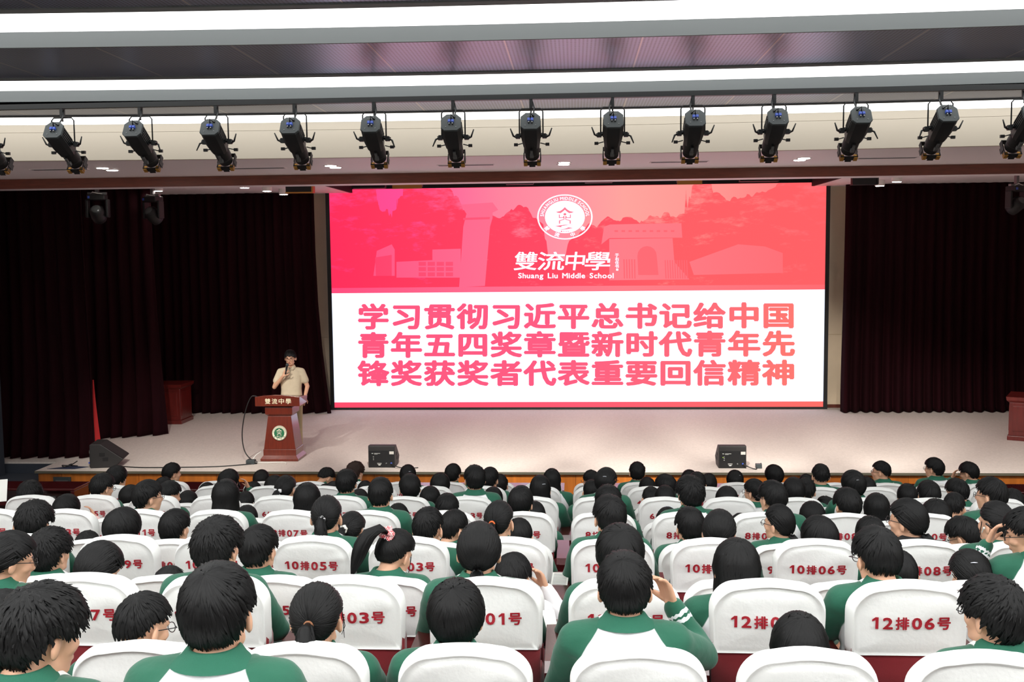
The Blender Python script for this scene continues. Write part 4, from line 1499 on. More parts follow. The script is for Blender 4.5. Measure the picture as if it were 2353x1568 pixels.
def finish_jacket(me, pose):
    P = coords(me)
    # soft folds in the cloth
    nn = np.array([noise.noise(Vector((p[0] * 7, p[1] * 7, p[2] * 11))) for p in P])
    n2 = np.array([noise.noise(Vector((p[0] * 17 + 3, p[1] * 17, p[2] * 24))) for p in P])
    nr = np.empty(len(P) * 3, np.float32)
    me.vertices.foreach_get('normal', nr)
    P2 = P + nr.reshape(-1, 3) * (nn * .008 + n2 * .003)[:, None]
    me.vertices.foreach_set('co', P2.astype(np.float32).ravel())
    z = P[:, 2]
    xr = np.interp(z, [.70, .80, .86, .92, .97, 1.0], [.192, .186, .172, .140, .104, .088])
    up = np.abs(P[:, 0]) - xr
    lo = np.full(len(P), -1.0)
    stripe = np.zeros(len(P))
    for s in (-1, 1):
        S, E, Wr, d, u = arm('up' if pose == ('hand_r' if s > 0 else 'hand_l') else 'down', s)
        d1, _ = seg_dist(P, S, E)
        d2, t2 = seg_dist(P, E, Wr)
        da = np.minimum(d1 - .066, d2 - .05)
        dt = np.sqrt((P[:, 0] / .18) ** 2 + ((P[:, 1] + .01) / .13) ** 2) * .15 - .15
        lo = np.maximum(lo, dt - da)
        if pose in ('hand_r', 'hand_l'):
            m = (d2 < .075) & (((t2 > .66) & (t2 < .72)) | ((t2 > .77) & (t2 < .83)))
            stripe = np.maximum(stripe, m.astype(float))
    k = np.clip((z - .74) / .08, 0, 1)
    set_attr(me, 'sleeve', up * k + lo * (1 - k))
    set_attr(me, 'stripe', stripe)
    me.materials.append(m_jacket)

def finish_body(me, M):
    P = coords(me)
    Mi = np.array(M.inverted())
    Q = P @ Mi[:3, :3].T + Mi[:3, 3]
    dark = np.zeros(len(P)); lips = np.zeros(len(P))
    for s in (-1, 1):
        e = np.sqrt(((Q[:, 0] - s * .031) / .014) ** 2 + ((Q[:, 1] - .085) / .03) ** 2 + ((Q[:, 2] - .0) / .006) ** 2)
        b = np.sqrt(((Q[:, 0] - s * .031) / .022) ** 2 + ((Q[:, 1] - .085) / .03) ** 2 + ((Q[:, 2] - .024) / .006) ** 2)
        dark = np.maximum(dark, np.clip(1.5 - np.minimum(e, b), 0, 1))
    l = np.sqrt((Q[:, 0] / .024) ** 2 + ((Q[:, 1] - .09) / .03) ** 2 + ((Q[:, 2] + .063) / .009) ** 2)
    set_attr(me, 'dark', dark)
    set_attr(me, 'lips', np.clip(1.5 - l, 0, 1))
    set_attr(me, 'trousers', ((P[:, 2] < .58) & (np.abs(P[:, 0]) < .30) & ((P[:, 1] < .28) | (P[:, 2] < .55))).astype(float))
    me.materials.append(m_skin)

# ------------------------------------------------------------------ hair
CC = Vector((0, -.005, .015))
CR = Vector((.0775, .097, .109))
def cr_point(d, h=0.0, squash=1.0):
    return Vector((CC.x + d.x * (CR.x + h), CC.y + d.y * (CR.y + h), CC.z + d.z * (CR.z + h * squash)))
def azel(az, el):
    """azimuth 0 is the face, 180 the back of the head"""
    return Vector((math.sin(R(az)) * math.cos(R(el)), math.cos(R(az)) * math.cos(R(el)), math.sin(R(el))))
def slerp(a, b, t):
    w = math.acos(max(-1, min(1, a.dot(b))))
    if w < 1e-4:
        return a.copy()
    return ((a * math.sin((1 - t) * w) + b * math.sin(t * w)) / math.sin(w)).normalized()
def lerp_tab(tab, x):
    for (a, va), (b, vb) in zip(tab, tab[1:]):
        if a <= x <= b:
            return va + (vb - va) * (x - a) / (b - a)
    return tab[-1][1]
def lock(mb, pts, w, n0):
    """one lock of hair: a ridged tapering strip along pts"""
    rows = []
    k = len(pts)
    for i, p in enumerate(pts):
        t = (pts[min(i + 1, k - 1)] - pts[max(i - 1, 0)])
        if t.length < 1e-7:
            t = Vector((0, 0, -1))
        t.normalize()
        nrm = (p - n0)
        nrm = (nrm - t * nrm.dot(t))
        nrm = nrm.normalized() if nrm.length > 1e-6 else t.orthogonal().normalized()
        sd = t.cross(nrm)
        f = i / (k - 1)
        ww = w * (.55 + .9 * f - 1.35 * f ** 3)
        ww = max(ww, w * .08)
        rows.append([p - sd * ww - nrm * .0015, p + nrm * ww * .45, p + sd * ww - nrm * .0015])
    mb.quadgrid(rows)
LIMS = {   # how far the hair comes down round the head (azimuth 0..180: elevation)
    'S': [(0, 26), (35, 20), (60, 10), (74, 0), (84, 4), (98, 4), (110, -18), (130, -38), (180, -42)],
    'M': [(0, 15), (22, 22), (40, 10), (60, 4), (74, -6), (84, 0), (98, 0), (112, -22), (135, -42), (180, -47)],
    'F': [(0, 28), (35, 24), (60, 16), (80, 8), (95, 10), (112, -8), (135, -24), (180, -27)],
    'B': [(0, 14), (35, 8), (60, -8), (78, -30), (95, -34), (115, -42), (140, -50), (180, -52)],
    'L': [(0, 16), (35, 8), (60, -12), (78, -30), (95, -35), (115, -40), (140, -48), (180, -50)],
    'N': [(0, 26), (35, 20), (60, 10), (78, 2), (95, -2), (112, -24), (140, -36), (180, -40)],
    'P': [(0, 28), (35, 22), (60, 14), (78, 8), (95, 8), (112, -16), (140, -36), (180, -38)],
}
def lim(style, az):
    az = abs(((az + 180) % 360) - 180)
    return lerp_tab(LIMS[style], az)

def hair_mesh(style, seed):
    rnd = random.Random(seed)
    mb = MB()
    base = {'C': 'B', 'H': 'P'}.get(style, style)
    thick = {'S': .012, 'M': .018, 'F': .006, 'B': .014, 'L': .011, 'P': .009, 'N': .009}[base]
    whorl = azel(180 + rnd.uniform(-14, 14), 62)
    tie_el = {'P': 4, 'N': -34, 'H': 38}.get(style)
    # solid cap
    rows = []
    NA, NE = 40, 12
    for j in range(NE + 1):
        row = []
        for i in range(NA):
            az = 360 * i / NA
            el = 88 - (88 - lim(base, az)) * j / NE
            f = j / NE
            h = thick * (1 - .55 * f ** 3)
            if style == 'F':
                h = thick * (1.6 - 1.5 * f)
            if base == 'B':
                h += .004 * math.sin(PI * f)
            if base == 'M':
                h += .006 * noise.noise(Vector((az / 40, el / 25, seed)))
            if j == NE:
                h = -.012
            row.append(cr_point(azel(az, el), h, .8))
        rows.append(row)
    mb.quadgrid(rows, True, True, False)
    # locks laid over it
    N = {'S': 620, 'M': 620, 'F': 520, 'B': 520, 'L': 480, 'P': 460, 'N': 560}[base]
    for k in range(N):
        az = rnd.uniform(0, 360)
        e = lim(base, az)
        tgt = azel(az, e - rnd.uniform(0, 3))
        if tie_el is not None:
            a, b = azel(az, e + 2), azel(180, tie_el)
            s0, s1 = 0.0, rnd.uniform(.8, .98)
            if rnd.random() < .5:
                s0 = rnd.uniform(0, .5)
            if style == 'N':
                # swept back over the crown and down to the nape
                el0 = rnd.uniform(e, 84)
                a = azel(az, el0)
                fr = abs(((az + 180) % 360) - 180)
                b = azel(180 + (20 if az > 180 else -20) * 0, 40) if fr < 75 else azel(180, tie_el)
                s0, s1 = 0.0, rnd.uniform(.3, .55) if fr < 75 else rnd.uniform(.5, .95)
            lift = (lambda s: thick + .0015) if style == 'N' else lambda s: .001 + (thick + .0005) * min(1, s * 7 + .1) + .002 * math.sin(PI * s)
            tipl = 0
        else:
            a, b = whorl, tgt
            s0 = rnd.uniform(0, .82)
            s1 = min(1.0, s0 + rnd.uniform(.22, .5))
            tipl = {'S': .004, 'M': .009, 'F': .006, 'B': .002, 'L': .001}[base] * rnd.uniform(.2, 1.3)
            if base == 'S' and rnd.random() < .08:
                tipl *= 2.2
            lift = lambda s: thick + .002 + (.004 * math.sin(PI * s) if base == 'B' else 0)
        pts = []
        wob = rnd.uniform(-1, 1) * ({'M': .014, 'S': .006}.get(base, .003))
        for i in range(6):
            t = i / 5
            s = s0 + (s1 - s0) * t
            d = slerp(a, b, s)
            h = lift(s) * (1 - .5 * max(0, s) ** 4 * (tie_el is None)) + tipl * t * t
            if base == 'F':
                h = thick * (1.6 - 1.45 * s) + tipl * t
            p = cr_point(d, h, .8)
            sd = d.cross(azel(0, 90))
            p += sd * wob * t * t + Vector((rnd.uniform(-1, 1), rnd.uniform(-1, 1), rnd.uniform(-1, 1))) * (.0012 if base != 'M' else .003)
            pts.append(p)
        w = {'S': .0062, 'M': .0075, 'F': .005, 'B': .0068, 'L': .0075, 'P': .006, 'N': .006}[base]
        lock(mb, pts, w * rnd.uniform(.7, 1.3), CC)
    # hanging lengths
    def hang(az, zend, spread, back):
        d = azel(az, -20)
        p0 = cr_point(d, thick + .002)
        pts = [cr_point(azel(az, 25), thick + .002), cr_point(azel(az, 0), thick + .004), p0]
        z = p0.z
        while z > zend:
            z = max(zend, z - .05)
            f = (p0.z - z) / .35
            y = p0.y - back * min(1, f * 1.6) * max(0, -math.cos(R(az))) - .01 * f
            x = p0.x * (1 + spread * f)
            pts.append(Vector((x + rnd.uniform(-.004, .004), y + rnd.uniform(-.004, .004), z)))
        return pts
    if style == 'L':
        rows = []
        for off in (0, -.016):
            rr = []
            for i in range(25):
                az = 84 + 192 * i / 24
                h = hang(az, -.25, .12, .052)
                rr.append([p + Vector((0, -off if off else 0, 0)) for p in h])
            m = min(len(r) for r in rr)
            rows = [[r[j] for r in rr] for j in range(m)]
            mb.quadgrid(rows)
        for k in range(260):
            az = rnd.uniform(80, 280)
            pts = hang(az, rnd.uniform(-.28, -.22), rnd.uniform(.05, .2), .056)
            lock(mb, pts, rnd.uniform(.005, .010), Vector((0, -.01, -.15)))
    if style == 'C':
        for k in range(260):
            az = rnd.uniform(62, 298)
            pts = hang(az, rnd.uniform(-.16, -.12), rnd.uniform(.2, .6), .03)
            lock(mb, pts, rnd.uniform(.006, .011), Vector((0, 0, -.1)))
    if tie_el is not None:
        T = cr_point(azel(180, tie_el), thick + .012)
        if style == 'P':
            path = [T, T + Vector((0, -.035, -.005)), T + Vector((.004, -.055, -.05)), T + Vector((.01, -.055, -.12)), T + Vector((.012, -.05, -.19)), T + Vector((.01, -.042, -.25))]
            rad = [.014, .022, .033, .034, .026, .006]
        elif style == 'N':
            path = [T, T + Vector((0, -.022, -.02)), T + Vector((0, -.045, -.07)), T + Vector((.004, -.06, -.13)), T + Vector((.006, -.062, -.19)), T + Vector((.004, -.058, -.24))]
            rad = [.022, .026, .030, .028, .020, .005]
        else:
            path = [T, T + Vector((-.02, -.04, .012)), T + Vector((-.05, -.075, -.03)), T + Vector((-.065, -.085, -.10)), T + Vector((-.075, -.08, -.17)), T + Vector((-.085, -.075, -.235))]
            rad = [.014, .026, .038, .038, .028, .006]
        mb.tube(path, [r * .85 for r in rad], 12)
        for k in range(170):
            a = rnd.uniform(0, 2 * PI)
            e = rnd.uniform(.6, 1.05)
            s0 = rnd.choice([0, 0, rnd.uniform(0, .4)])
            pts = []
            for i in range(8):
                t = (s0 + (1 - s0) * i / 7) * 5
                j = min(4, int(t))
                f = t - j
                c = path[j].lerp(path[j + 1], f)
                rr = (rad[j] + (rad[j + 1] - rad[j]) * f) * e + .002
                pts.append(c + Vector((math.cos(a) * rr, math.sin(a) * rr * .8, rnd.uniform(-.004, .004))))
            lock(mb, pts, rnd.uniform(.004, .007), path[2])
        # a few loose wisps at the ears
        for s in (-1, 1):
            for k in range(2 if style != 'N' else 0):
                p = cr_point(azel(s * rnd.uniform(70, 86), rnd.uniform(-6, 6)), .004)
                lock(mb, [p, p + Vector((s * .004, .002, -.03)), p + Vector((s * rnd.uniform(0, .01), .004, -.06)), p + Vector((s * rnd.uniform(-.005, .012), .0, -.09))], .0022, CC)
    if style == 'M':
        for k in range(0):
            d = azel(rnd.uniform(0, 360), rnd.uniform(35, 90))
            p = cr_point(d, thick)
            q = Vector((rnd.uniform(-1, 1), rnd.uniform(-1, 1), rnd.uniform(-.4, .5))) * .013
            lock(mb, [p, p + d * .014 + q * .3, p + d * .022 + q, p + d * .024 + q * 1.9], .0035, CC)
    return mb.mesh('hair', [m_hair])

def tie_point(style):
    th = .006
    el = {'P': 4, 'N': -34, 'H': 38}.get(style, 10)
    return cr_point(azel(180, el), th + .012), el

def torus_mesh(R0, r, mats, lump=0.0, seed=0, n=24, k=10):
    mb = MB()
    rows = []
    for i in range(n):
        a = 2 * PI * i / n
        rr = r * (1 + lump * math.sin(a * 6 + seed))
        rows.append([((R0 + rr * math.cos(b)) * math.cos(a), (R0 + rr * math.cos(b)) * math.sin(a), rr * math.sin(b) + lump * r * .8 * math.sin(a * 4)) for b in [2 * PI * j / k for j in range(k)]])
    rows.append(rows[0])
    mb.quadgrid(rows, True)
    return mb.mesh('ring', mats)

def glasses_mesh():
    mb = MB()
    for s in (-1, 1):
        c = Vector((s * .033, .104, .0))
        mb.tube([c + Vector((.024 * math.cos(a), -.004 * abs(math.cos(a)) * (1 if s * math.cos(a) > 0 else 0), .019 * math.sin(a))) for a in [2 * PI * i / 16 for i in range(17)]], .0018, 6, False)
        mb.tube([(s * .057, .102, .008), (s * .078, .09, .008), (s * .083, .0, .006), (s * .083, -.02, -.004)], .0019, 6)
    mb.tube([(-.010, .106, .004), (0, .109, .006), (.010, .106, .004)], .0018, 6)
    return mb.mesh('glasses', [m_glass])
ME_GLASSES = glasses_mesh()

def gingham():
    m = pbr('red_white_gingham', (200, 40, 50), .8)
    nt = m.node_tree
    b = nt.nodes['Principled BSDF']
    tc = nt.nodes.new('ShaderNodeTexCoord')
    ck = nt.nodes.new('ShaderNodeTexChecker')
    ck.inputs['Scale'].default_value = 130
    ck.inputs['Color1'].default_value = (*lin((214, 50, 58)), 1)
    ck.inputs['Color2'].default_value = (*lin((244, 226, 226)), 1)
    nt.links.new(tc.outputs['Object'], ck.inputs['Vector'])
    nt.links.new(ck.outputs[0], b.inputs['Base Color'])
    return m
def dotted():
    m = pbr('black_white_spotted_band', (20, 20, 22), .6)
    nt = m.node_tree
    b = nt.nodes['Principled BSDF']
    tc = nt.nodes.new('ShaderNodeTexCoord')
    v = nt.nodes.new('ShaderNodeTexVoronoi')
    v.inputs['Scale'].default_value = 95
    nt.links.new(tc.outputs['Object'], v.inputs['Vector'])
    r = nt.nodes.new('ShaderNodeValToRGB')
    r.color_ramp.interpolation = 'CONSTANT'
    r.color_ramp.elements[0].color = (.8, .8, .8, 1)
    r.color_ramp.elements[1].position = .32
    r.color_ramp.elements[1].color = (.01, .01, .012, 1)
    nt.links.new(v.outputs['Distance'], r.inputs[0])
    nt.links.new(r.outputs[0], b.inputs['Base Color'])
    return m
TIES = {
    'dots': torus_mesh(.015, .009, [dotted()], .15), 'orange': torus_mesh(.014, .007, [pbr('orange_band', (206, 96, 40), .7)]),
    'black': torus_mesh(.017, .005, [m_blackcloth]), 'blue': torus_mesh(.014, .008, [pbr('blue_band', (52, 48, 170), .7)]), 'brown': torus_mesh(.014, .0055, [pbr('brown_band', (140, 92, 60), .7)]),
    'white': torus_mesh(.018, .012, [pbr('white_band', (232, 230, 222), .8)], .25), 'gingham': torus_mesh(.027, .018, [gingham()], .3), 'grey': torus_mesh(.017, .010, [pbr('grey_band', (92, 84, 86), .7)], .25)}
def clip_mesh():
    mb = MB(); mb.tube([(-.016, 0, 0), (0, -.003, .002), (.016, 0, 0)], .003, 6)
    return mb.mesh('hair_clip', [pbr('silver_clip', (214, 216, 226), .3, metal=.6)])
ME_CLIP = clip_mesh()
def bow_mesh():
    mb = MB()
    for s in (-1, 1):
        mb.quadgrid([[(0, -.004, .006), (0, -.008, .0), (0, -.004, -.006)], [(s * .02, -.012, .022), (s * .024, -.02, .0), (s * .02, -.012, -.014)], [(s * .042, -.004, .018), (s * .046, -.008, .004), (s * .04, -.004, -.012)], [(s * .02, .004, .018), (s * .022, .004, 0), (s * .018, .004, -.012)], [(0, 0, .006), (0, 0, 0), (0, 0, -.006)]])
        mb.quadgrid([[(0, -.006, -.004), (s * .008, -.008, -.002)], [(s * .018, -.014, -.03), (s * .03, -.014, -.026)], [(s * .022, -.012, -.055), (s * .038, -.012, -.05)]])
    mb.ellipsoid((0, -.008, 0), (.010, .008, .010), None, 10, 6)
    return mb.mesh('hair_bow', [m_whitecloth])
ME_BOW = bow_mesh()
def band_mesh():
    mb = MB()
    pts = [cr_point(azel(90, -8 + 196 * i / 20) if False else Vector((math.cos(R(-8 + 196 * i / 20)), .12, math.sin(R(-8 + 196 * i / 20)))).normalized(), .017) for i in range(21)]
    mb.tube(pts, .0045, 8)
    return mb.mesh('hairband', [pbr('pale_blue_band', (190, 206, 220), .4)])
ME_BAND = band_mesh()
def collar_mesh():
    mb = MB()
    rows = []
    n = 30
    for z, rx, ry, cy in ((.974, .116, .097, -.016), (.996, .086, .084, -.012), (1.014, .072, .073, -.007), (1.017, .066, .066, -.004), (1.012, .060, .061, -.003), (.99, .060, .06, -.004)):
        row = []
        for j in range(n + 1):
            a = R(70) - R(320) * j / n - R(0)
            a = R(90) + R(20) + R(320) * j / n
            row.append((rx * math.cos(a), cy + ry * math.sin(a) * 1.0, z - .012 * max(0, math.sin(a))))
        rows.append(row)
    mb.quadgrid(rows)
    return mb.mesh('collar', [m_collar])
ME_COLLAR = collar_mesh()
def logo_mesh():
    mb = MB()
    make_glyphs('SLZX', .022)
    x = -.055
    for ch in 'SLZX':
        put_glyph(mb, ch, .022, lambda px, pz: (px + (pz - .93) * .25, -.143 - (0.93 - pz) * .12, pz), (x, x + .024, .918, .938))
        x += .029
    return mb.mesh('back_print', [pbr('reflective_print', (250, 250, 252), .3)], False)
PEOPLE = [
    (14, -1.458, 1.188, 'M', 30, 10, 1.14, '', -3),
    (14, -0.964, 1.258, 'S', 0, 0, 1.14, '', -2),
    (13, -2.193, 1.105, 'S', 0, 10, 1.12, '', -4),
    (13, -1.639, 1.108, 'F', 30, 10, 1.14, 'glasses', -3),
    (13, -0.97, 1.151, 'P', 0, 5, 1.14, 'tie:brown', -2),
    (13, -0.446, 1.164, 'B', 0, 0, 1.14, 'parted', -1),
    (13, 0.177, 1.278, 'S', 0, 0, 1.14, 'hand_r,tall,cuff', 1),
    (13, 0.812, 1.052, 'L', 0, 10, 1.14, '', 2),
    (13, 1.495, 1.19, 'M', -35, 5, 1.14, 'glasses', 3),
    (12, -2.592, 1.13, 'N', 40, 15, 1.14, 'glasses', -5),
    (12, -2.175, 1.082, 'N', 15, 20, 1.14, '', -4),
    (12, -1.614, 1.196, 'M', 15, 0, 1.14, '', -3),
    (12, -0.431, 1.186, 'N', 0, 0, 1.12, 'tie:black', -1),
    (12, 0.193, 1.174, 'B', 0, 5, 1.14, '', 1),
    (12, 0.703, 1.114, 'L', 0, 10, 1.14, '', 2),
    (12, 1.304, 1.17, 'S', -15, 10, 1.14, 'glasses,tall', 3),
    (11, -2.86, 1.186, 'M', 20, 0, 1.14, 'curly', -5),
    (11, -2.213, 0.98, 'S', 0, 36, 0.93, '', -4),
    (11, -1.701, 1.212, 'S', 20, 5, 1.14, '', -3),
    (11, -0.963, 1.19, 'H', 35, 30, 1.14, 'scrunchie:gingham,logo', -2),
    (11, -0.336, 1.062, 'S', 20, 20, 1.09, 'hand_r,white', -1),
    (11, 1.671, 1.099, 'B', 0, 15, 0.93, '', 3),
    (11, 2.032, 1.104, 'N', -20, 15, 1.14, 'clip', 4),
    (11, 2.313, 1.325, 'S', -60, 10, 1.14, 'glasses,hand_l', 5),
    (10, -3.358, 1.151, 'M', 0, 10, 1.14, 'hand_l', -6),
    (10, -2.8, 1.109, 'B', 15, 10, 1.14, '', -5),
    (10, -1.517, 1.196, 'P', 0, 0, 1.06, 'tie:dots', -3),
    (10, -0.893, 1.131, 'F', 10, 5, 1.14, '', -2),
    (10, -0.462, 1.173, 'P', 20, 5, 1.01, 'tie:orange', -1),
    (10, 0.2, 1.205, 'S', -10, 5, 1.14, '', 1),
    (10, 0.854, 1.12, 'N', 10, 10, 1.12, 'scrunchie:grey', 2),
    (10, 1.441, 1.078, 'B', -20, 15, 1.11, '', 3),
    (10, 1.949, 1.193, 'N', -40, 0, 1.14, 'glasses,black', 4),
    (10, 2.458, 1.177, 'P', -25, 0, 1.05, 'tie:blue,earbud', 5),
    (9, -3.436, 1.001, 'S', 0, 20, 0.96, '', -6),
    (9, -2.792, 1.157, 'S', 10, 5, 1.14, 'whorl', -5),
    (9, -1.545, 1.144, 'P', 15, 10, 1.08, 'scrunchie:white', -3),
    (9, -0.838, 1.162, 'S', 50, 15, 1.01, '', -2),
    (9, -0.39, 1.104, 'B', 0, 20, 0.93, '', -1),
    (9, 0.766, 1.188, 'S', -20, 5, 1.14, '', 2),
    (9, 1.363, 1.211, 'N', -40, 5, 1.04, 'glasses', 3),
    (9, 1.971, 1.125, 'B', 0, 15, 1.04, '', 4),
    (9, 2.579, 1.128, 'S', -45, 25, 1.14, 'glasses', 5),
    (8, -3.325, 1.183, 'S', 40, 0, 1.14, 'glasses', -6),
    (8, -2.71, 1.192, 'L', 0, 0, 1.14, '', -5),
    (8, -2.071, 1.166, 'L', 0, 0, 1.14, '', -4),
    (8, -1.497, 1.208, 'S', 0, 0, 1.07, 'logo', -3),
    (8, -0.417, 1.147, 'B', 15, 5, 1.0, '', -1),
    (8, 0.244, 1.156, 'S', 0, 5, 1.14, '', 1),
    (8, 0.858, 1.224, 'M', -15, 0, 1.14, '', 2),
    (8, 1.47, 1.193, 'S', -35, 0, 1.14, 'glasses', 3),
    (8, 2.025, 1.138, 'S', -20, 10, 1.14, '', 4),
    (8, 2.679, 1.051, 'B', 0, 15, 1.1, '', 5),
    (8, 3.068, 1.22, 'S', -50, 0, 1.09, 'glasses', 6),
    (7, -4.402, 1.146, 'B', 10, 5, 1.14, 'hand_r,pink', -8),
    (7, -2.82, 1.061, 'B', 0, 10, 0.98, '', -5),
    (7, -1.509, 1.078, 'S', 0, 10, 1.04, '', -3),
    (7, -1.088, 1.17, 'S', 0, 0, 1.12, '', -2),
    (7, -0.348, 1.105, 'B', 0, 10, 0.93, '', -1),
    (7, 0.762, 1.061, 'B', 10, 15, 0.93, 'hairband', 2),
    (7, 1.373, 1.009, 'B', 0, 20, 0.96, '', 3),
    (7, 1.957, 1.107, 'C', 0, 10, 1.1, '', 4),
    (7, 2.478, 1.186, 'L', 0, 5, 1.14, '', 5),
    (7, 3.102, 1.195, 'F', 30, 10, 1.04, 'glasses', 6),
    (6, -5.175, 1.083, 'M', 0, 10, 1.14, '', -9),
    (6, -4.463, 1.16, 'S', 30, 15, 1.14, 'glasses', -8),
    (6, -3.822, 1.087, 'S', 40, 15, 1.1, '', -7),
    (6, -2.701, 1.148, 'P', 20, 5, 1.14, 'bow', -5),
    (6, -2.128, 1.207, 'S', 0, 0, 1.14, '', -4),
    (6, -1.537, 1.163, 'S', -15, 5, 1.14, '', -3),
    (6, -0.932, 1.246, 'S', -15, 0, 1.13, '', -2),
    (6, -0.327, 1.153, 'L', 0, 5, 1.06, 'clip', -1),
    (6, 0.28, 1.228, 'N', 30, 0, 1.14, 'glasses,clip', 1),
    (6, 0.814, 1.059, 'B', 0, 5, 1.01, '', 2),
    (6, 1.373, 1.053, 'L', 0, 10, 1.13, '', 3),
    (6, 1.973, 1.135, 'B', 0, 5, 1.06, '', 4),
    (6, 2.498, 1.2, 'B', -35, 0, 1.08, 'clip', 5),
    (6, 3.168, 1.114, 'S', 0, 0, 1.14, '', 6),
    (6, 3.909, 1.037, 'S', 0, 10, 1.05, '', 7),
    (5, -4.567, 1.135, 'B', 0, 10, 1.14, '', -8),
    (5, -3.962, 1.082, 'S', 0, 0, 1.14, '', -7),
    (5, -3.364, 1.08, 'S', 0, 10, 1.0, '', -6),
    (5, -2.189, 1.102, 'B', 0, 10, 1.02, '', -4),
    (5, -1.465, 1.131, 'B', 0, 5, 1.11, '', -3),
    (5, -1.149, 1.047, 'M', 0, 15, 1.01, 'curly', -2),
    (5, -0.828, 1.128, 'B', 0, 5, 1.03, '', -1),
    (5, 0.161, 1.215, 'S', 0, 0, 0.97, '', 1),
    (5, 0.747, 1.142, 'S', 0, 20, 0.93, '', 2),
    (5, 1.759, 1.219, 'S', -40, 0, 1.06, 'glasses', 3),
    (5, 2.262, 1.229, 'M', 10, 10, 0.93, '', 4),
    (5, 2.458, 1.047, 'M', -30, 10, 0.95, '', 5),
    (5, 3.24, 1.176, 'B', 0, 5, 1.01, '', 6),
    (5, 3.712, 1.229, 'S', -35, 10, 1.14, '', 7),
    (4, -5.07, 1.17, 'B', 35, 0, 1.14, '', -9),
    (4, -4.548, 1.044, 'S', 0, 10, 1.13, '', -8),
    (4, -3.805, 1.133, 'B', 25, 0, 1.14, 'hand_r', -7),
    (4, -3.301, 1.062, 'B', 0, 10, 1.14, '', -6),
    (4, -2.64, 1.001, 'S', 0, 10, 1.12, '', -5),
    (4, -1.47, 1.095, 'B', 0, 5, 1.14, '', -3),
    (4, -0.924, 1.163, 'S', 10, 0, 1.06, '', -2),
    (4, -0.256, 1.15, 'L', 0, 0, 1.06, '', -1),
    (4, 0.96, 1.087, 'B', -40, 10, 1.14, 'glasses', 2),
    (4, 1.297, 1.116, 'S', 0, 5, 1.05, '', 3),
    (4, 2.595, 1.212, 'F', 0, 0, 1.14, '', 5),
    (4, 3.077, 1.068, 'L', 0, 5, 1.06, '', 6),
    (3, -4.359, 1.095, 'B', 0, 10, 1.02, '', -8),
    (3, -4.063, 1.158, 'S', 0, 0, 1.14, '', -7),
    (3, -3.803, 1.107, 'S', 10, 15, 1.1, '', -6),
    (3, -2.94, 1.084, 'S', 0, 10, 1.03, '', -5),
    (3, -2.463, 1.126, 'S', 0, 0, 1.03, '', -4),
    (3, -0.882, 1.208, 'S', 0, 5, 1.08, '', -2),
    (3, 0.177, 1.256, 'S', -40, 0, 1.04, 'glasses', 1),
    (3, 0.822, 1.176, 'S', -20, 5, 1.04, '', 2),
    (3, 1.521, 1.219, 'B', 10, 0, 1.04, '', 3),
    (3, 2.627, 1.221, 'S', 0, 5, 1.0, '', 5),
    (2, -5.1, 1.189, 'S', 40, 0, 1.14, '', -9),
    (2, -3.954, 1.096, 'B', 0, 10, 1.08, '', -7),
    (2, -3.126, 1.131, 'F', 40, 36, 1.14, '', -6),
    (2, -2.749, 1.204, 'M', 25, 0, 1.12, 'brown', -5),
    (2, -2.09, 1.166, 'B', 0, 5, 1.07, 'clip', -4),
    (2, -1.522, 1.184, 'S', 20, 0, 1.14, '', -3),
    (2, 0.756, 1.21, 'S', 0, 0, 1.11, 'parted', 2),
    (2, 1.393, 1.108, 'B', 0, 5, 1.09, '', 3),
    (2, 1.948, 1.104, 'B', 0, 15, 1.08, 'clip', 4),
    (2, 2.415, 1.175, 'B', -30, 5, 1.14, '', 5),
    (2, 3.695, 1.23, 'F', -60, 0, 1.14, 'glasses', 7),
    (2, 4.323, 1.269, 'S', -45, 0, 1.14, 'glasses', 8),
    (2, 4.735, 1.216, 'S', -50, 10, 1.14, 'glasses,hand_l', 9),
]
# ------------------------------------------------------------------ seated students
HAIRS = {}
for st, n in (('S', 4), ('M', 3), ('F', 2), ('B', 3), ('L', 2), ('P', 2), ('N', 2), ('H', 1), ('C', 1)):
    HAIRS[st] = [hair_mesh(st, 11 + 7 * i + ord(st)) for i in range(n)]
ME_LOGO = logo_mesh()
DESC = {'S': 'short black hair', 'M': 'tousled black hair', 'F': 'cropped black hair', 'B': 'rounded short black hair', 'L': 'long straight black hair', 'P': 'black ponytail', 'N': 'low tied black hair', 'H': 'high ponytail', 'C': 'chin length hair'}
FEAT = {'glasses': 'glasses', 'tie:dots': 'spotted hair tie', 'tie:orange': 'orange hair tie', 'tie:black': 'black tie', 'tie:blue': 'blue hair tie', 'tie:brown': 'brown hair tie', 'scrunchie:white': 'white scrunchie',
        'scrunchie:gingham': 'red gingham scrunchie', 'scrunchie:grey': 'grey scrunchie', 'bow': 'white bow', 'clip': 'hair clip', 'hairband': 'hairband', 'hand_r': 'raised hand', 'hand_l': 'raised hand'}
plans, bodies, jackets, jobs = [], {}, {}, []
for rec in PEOPLE:
    row, x, H, st, yaw, bow, hs, ex, seat = rec
    e = ex.split(',') if ex else []
    pose = 'hand_r' if 'hand_r' in e else 'hand_l' if 'hand_l' in e else 'lap'
    yq, bq = round(yaw / 15) * 15, round(bow / 12) * 12
    near = row >= 9
    vox = (.0055 if pose != 'lap' else .0075) if near else .0105
    kb, kj = (yq, bq, pose, near), (pose, near)
    if kb not in bodies:
        bodies[kb] = len(jobs)
        jobs.append((body_shape(head_matrix(yq, bq), pose), vox, 3))
    if kj not in jackets:
        jackets[kj] = len(jobs)
        jobs.append((jacket_shape(pose), .010 if near else .014, 8))
    plans.append((rec, e, pose, yq, bq, kb, kj))

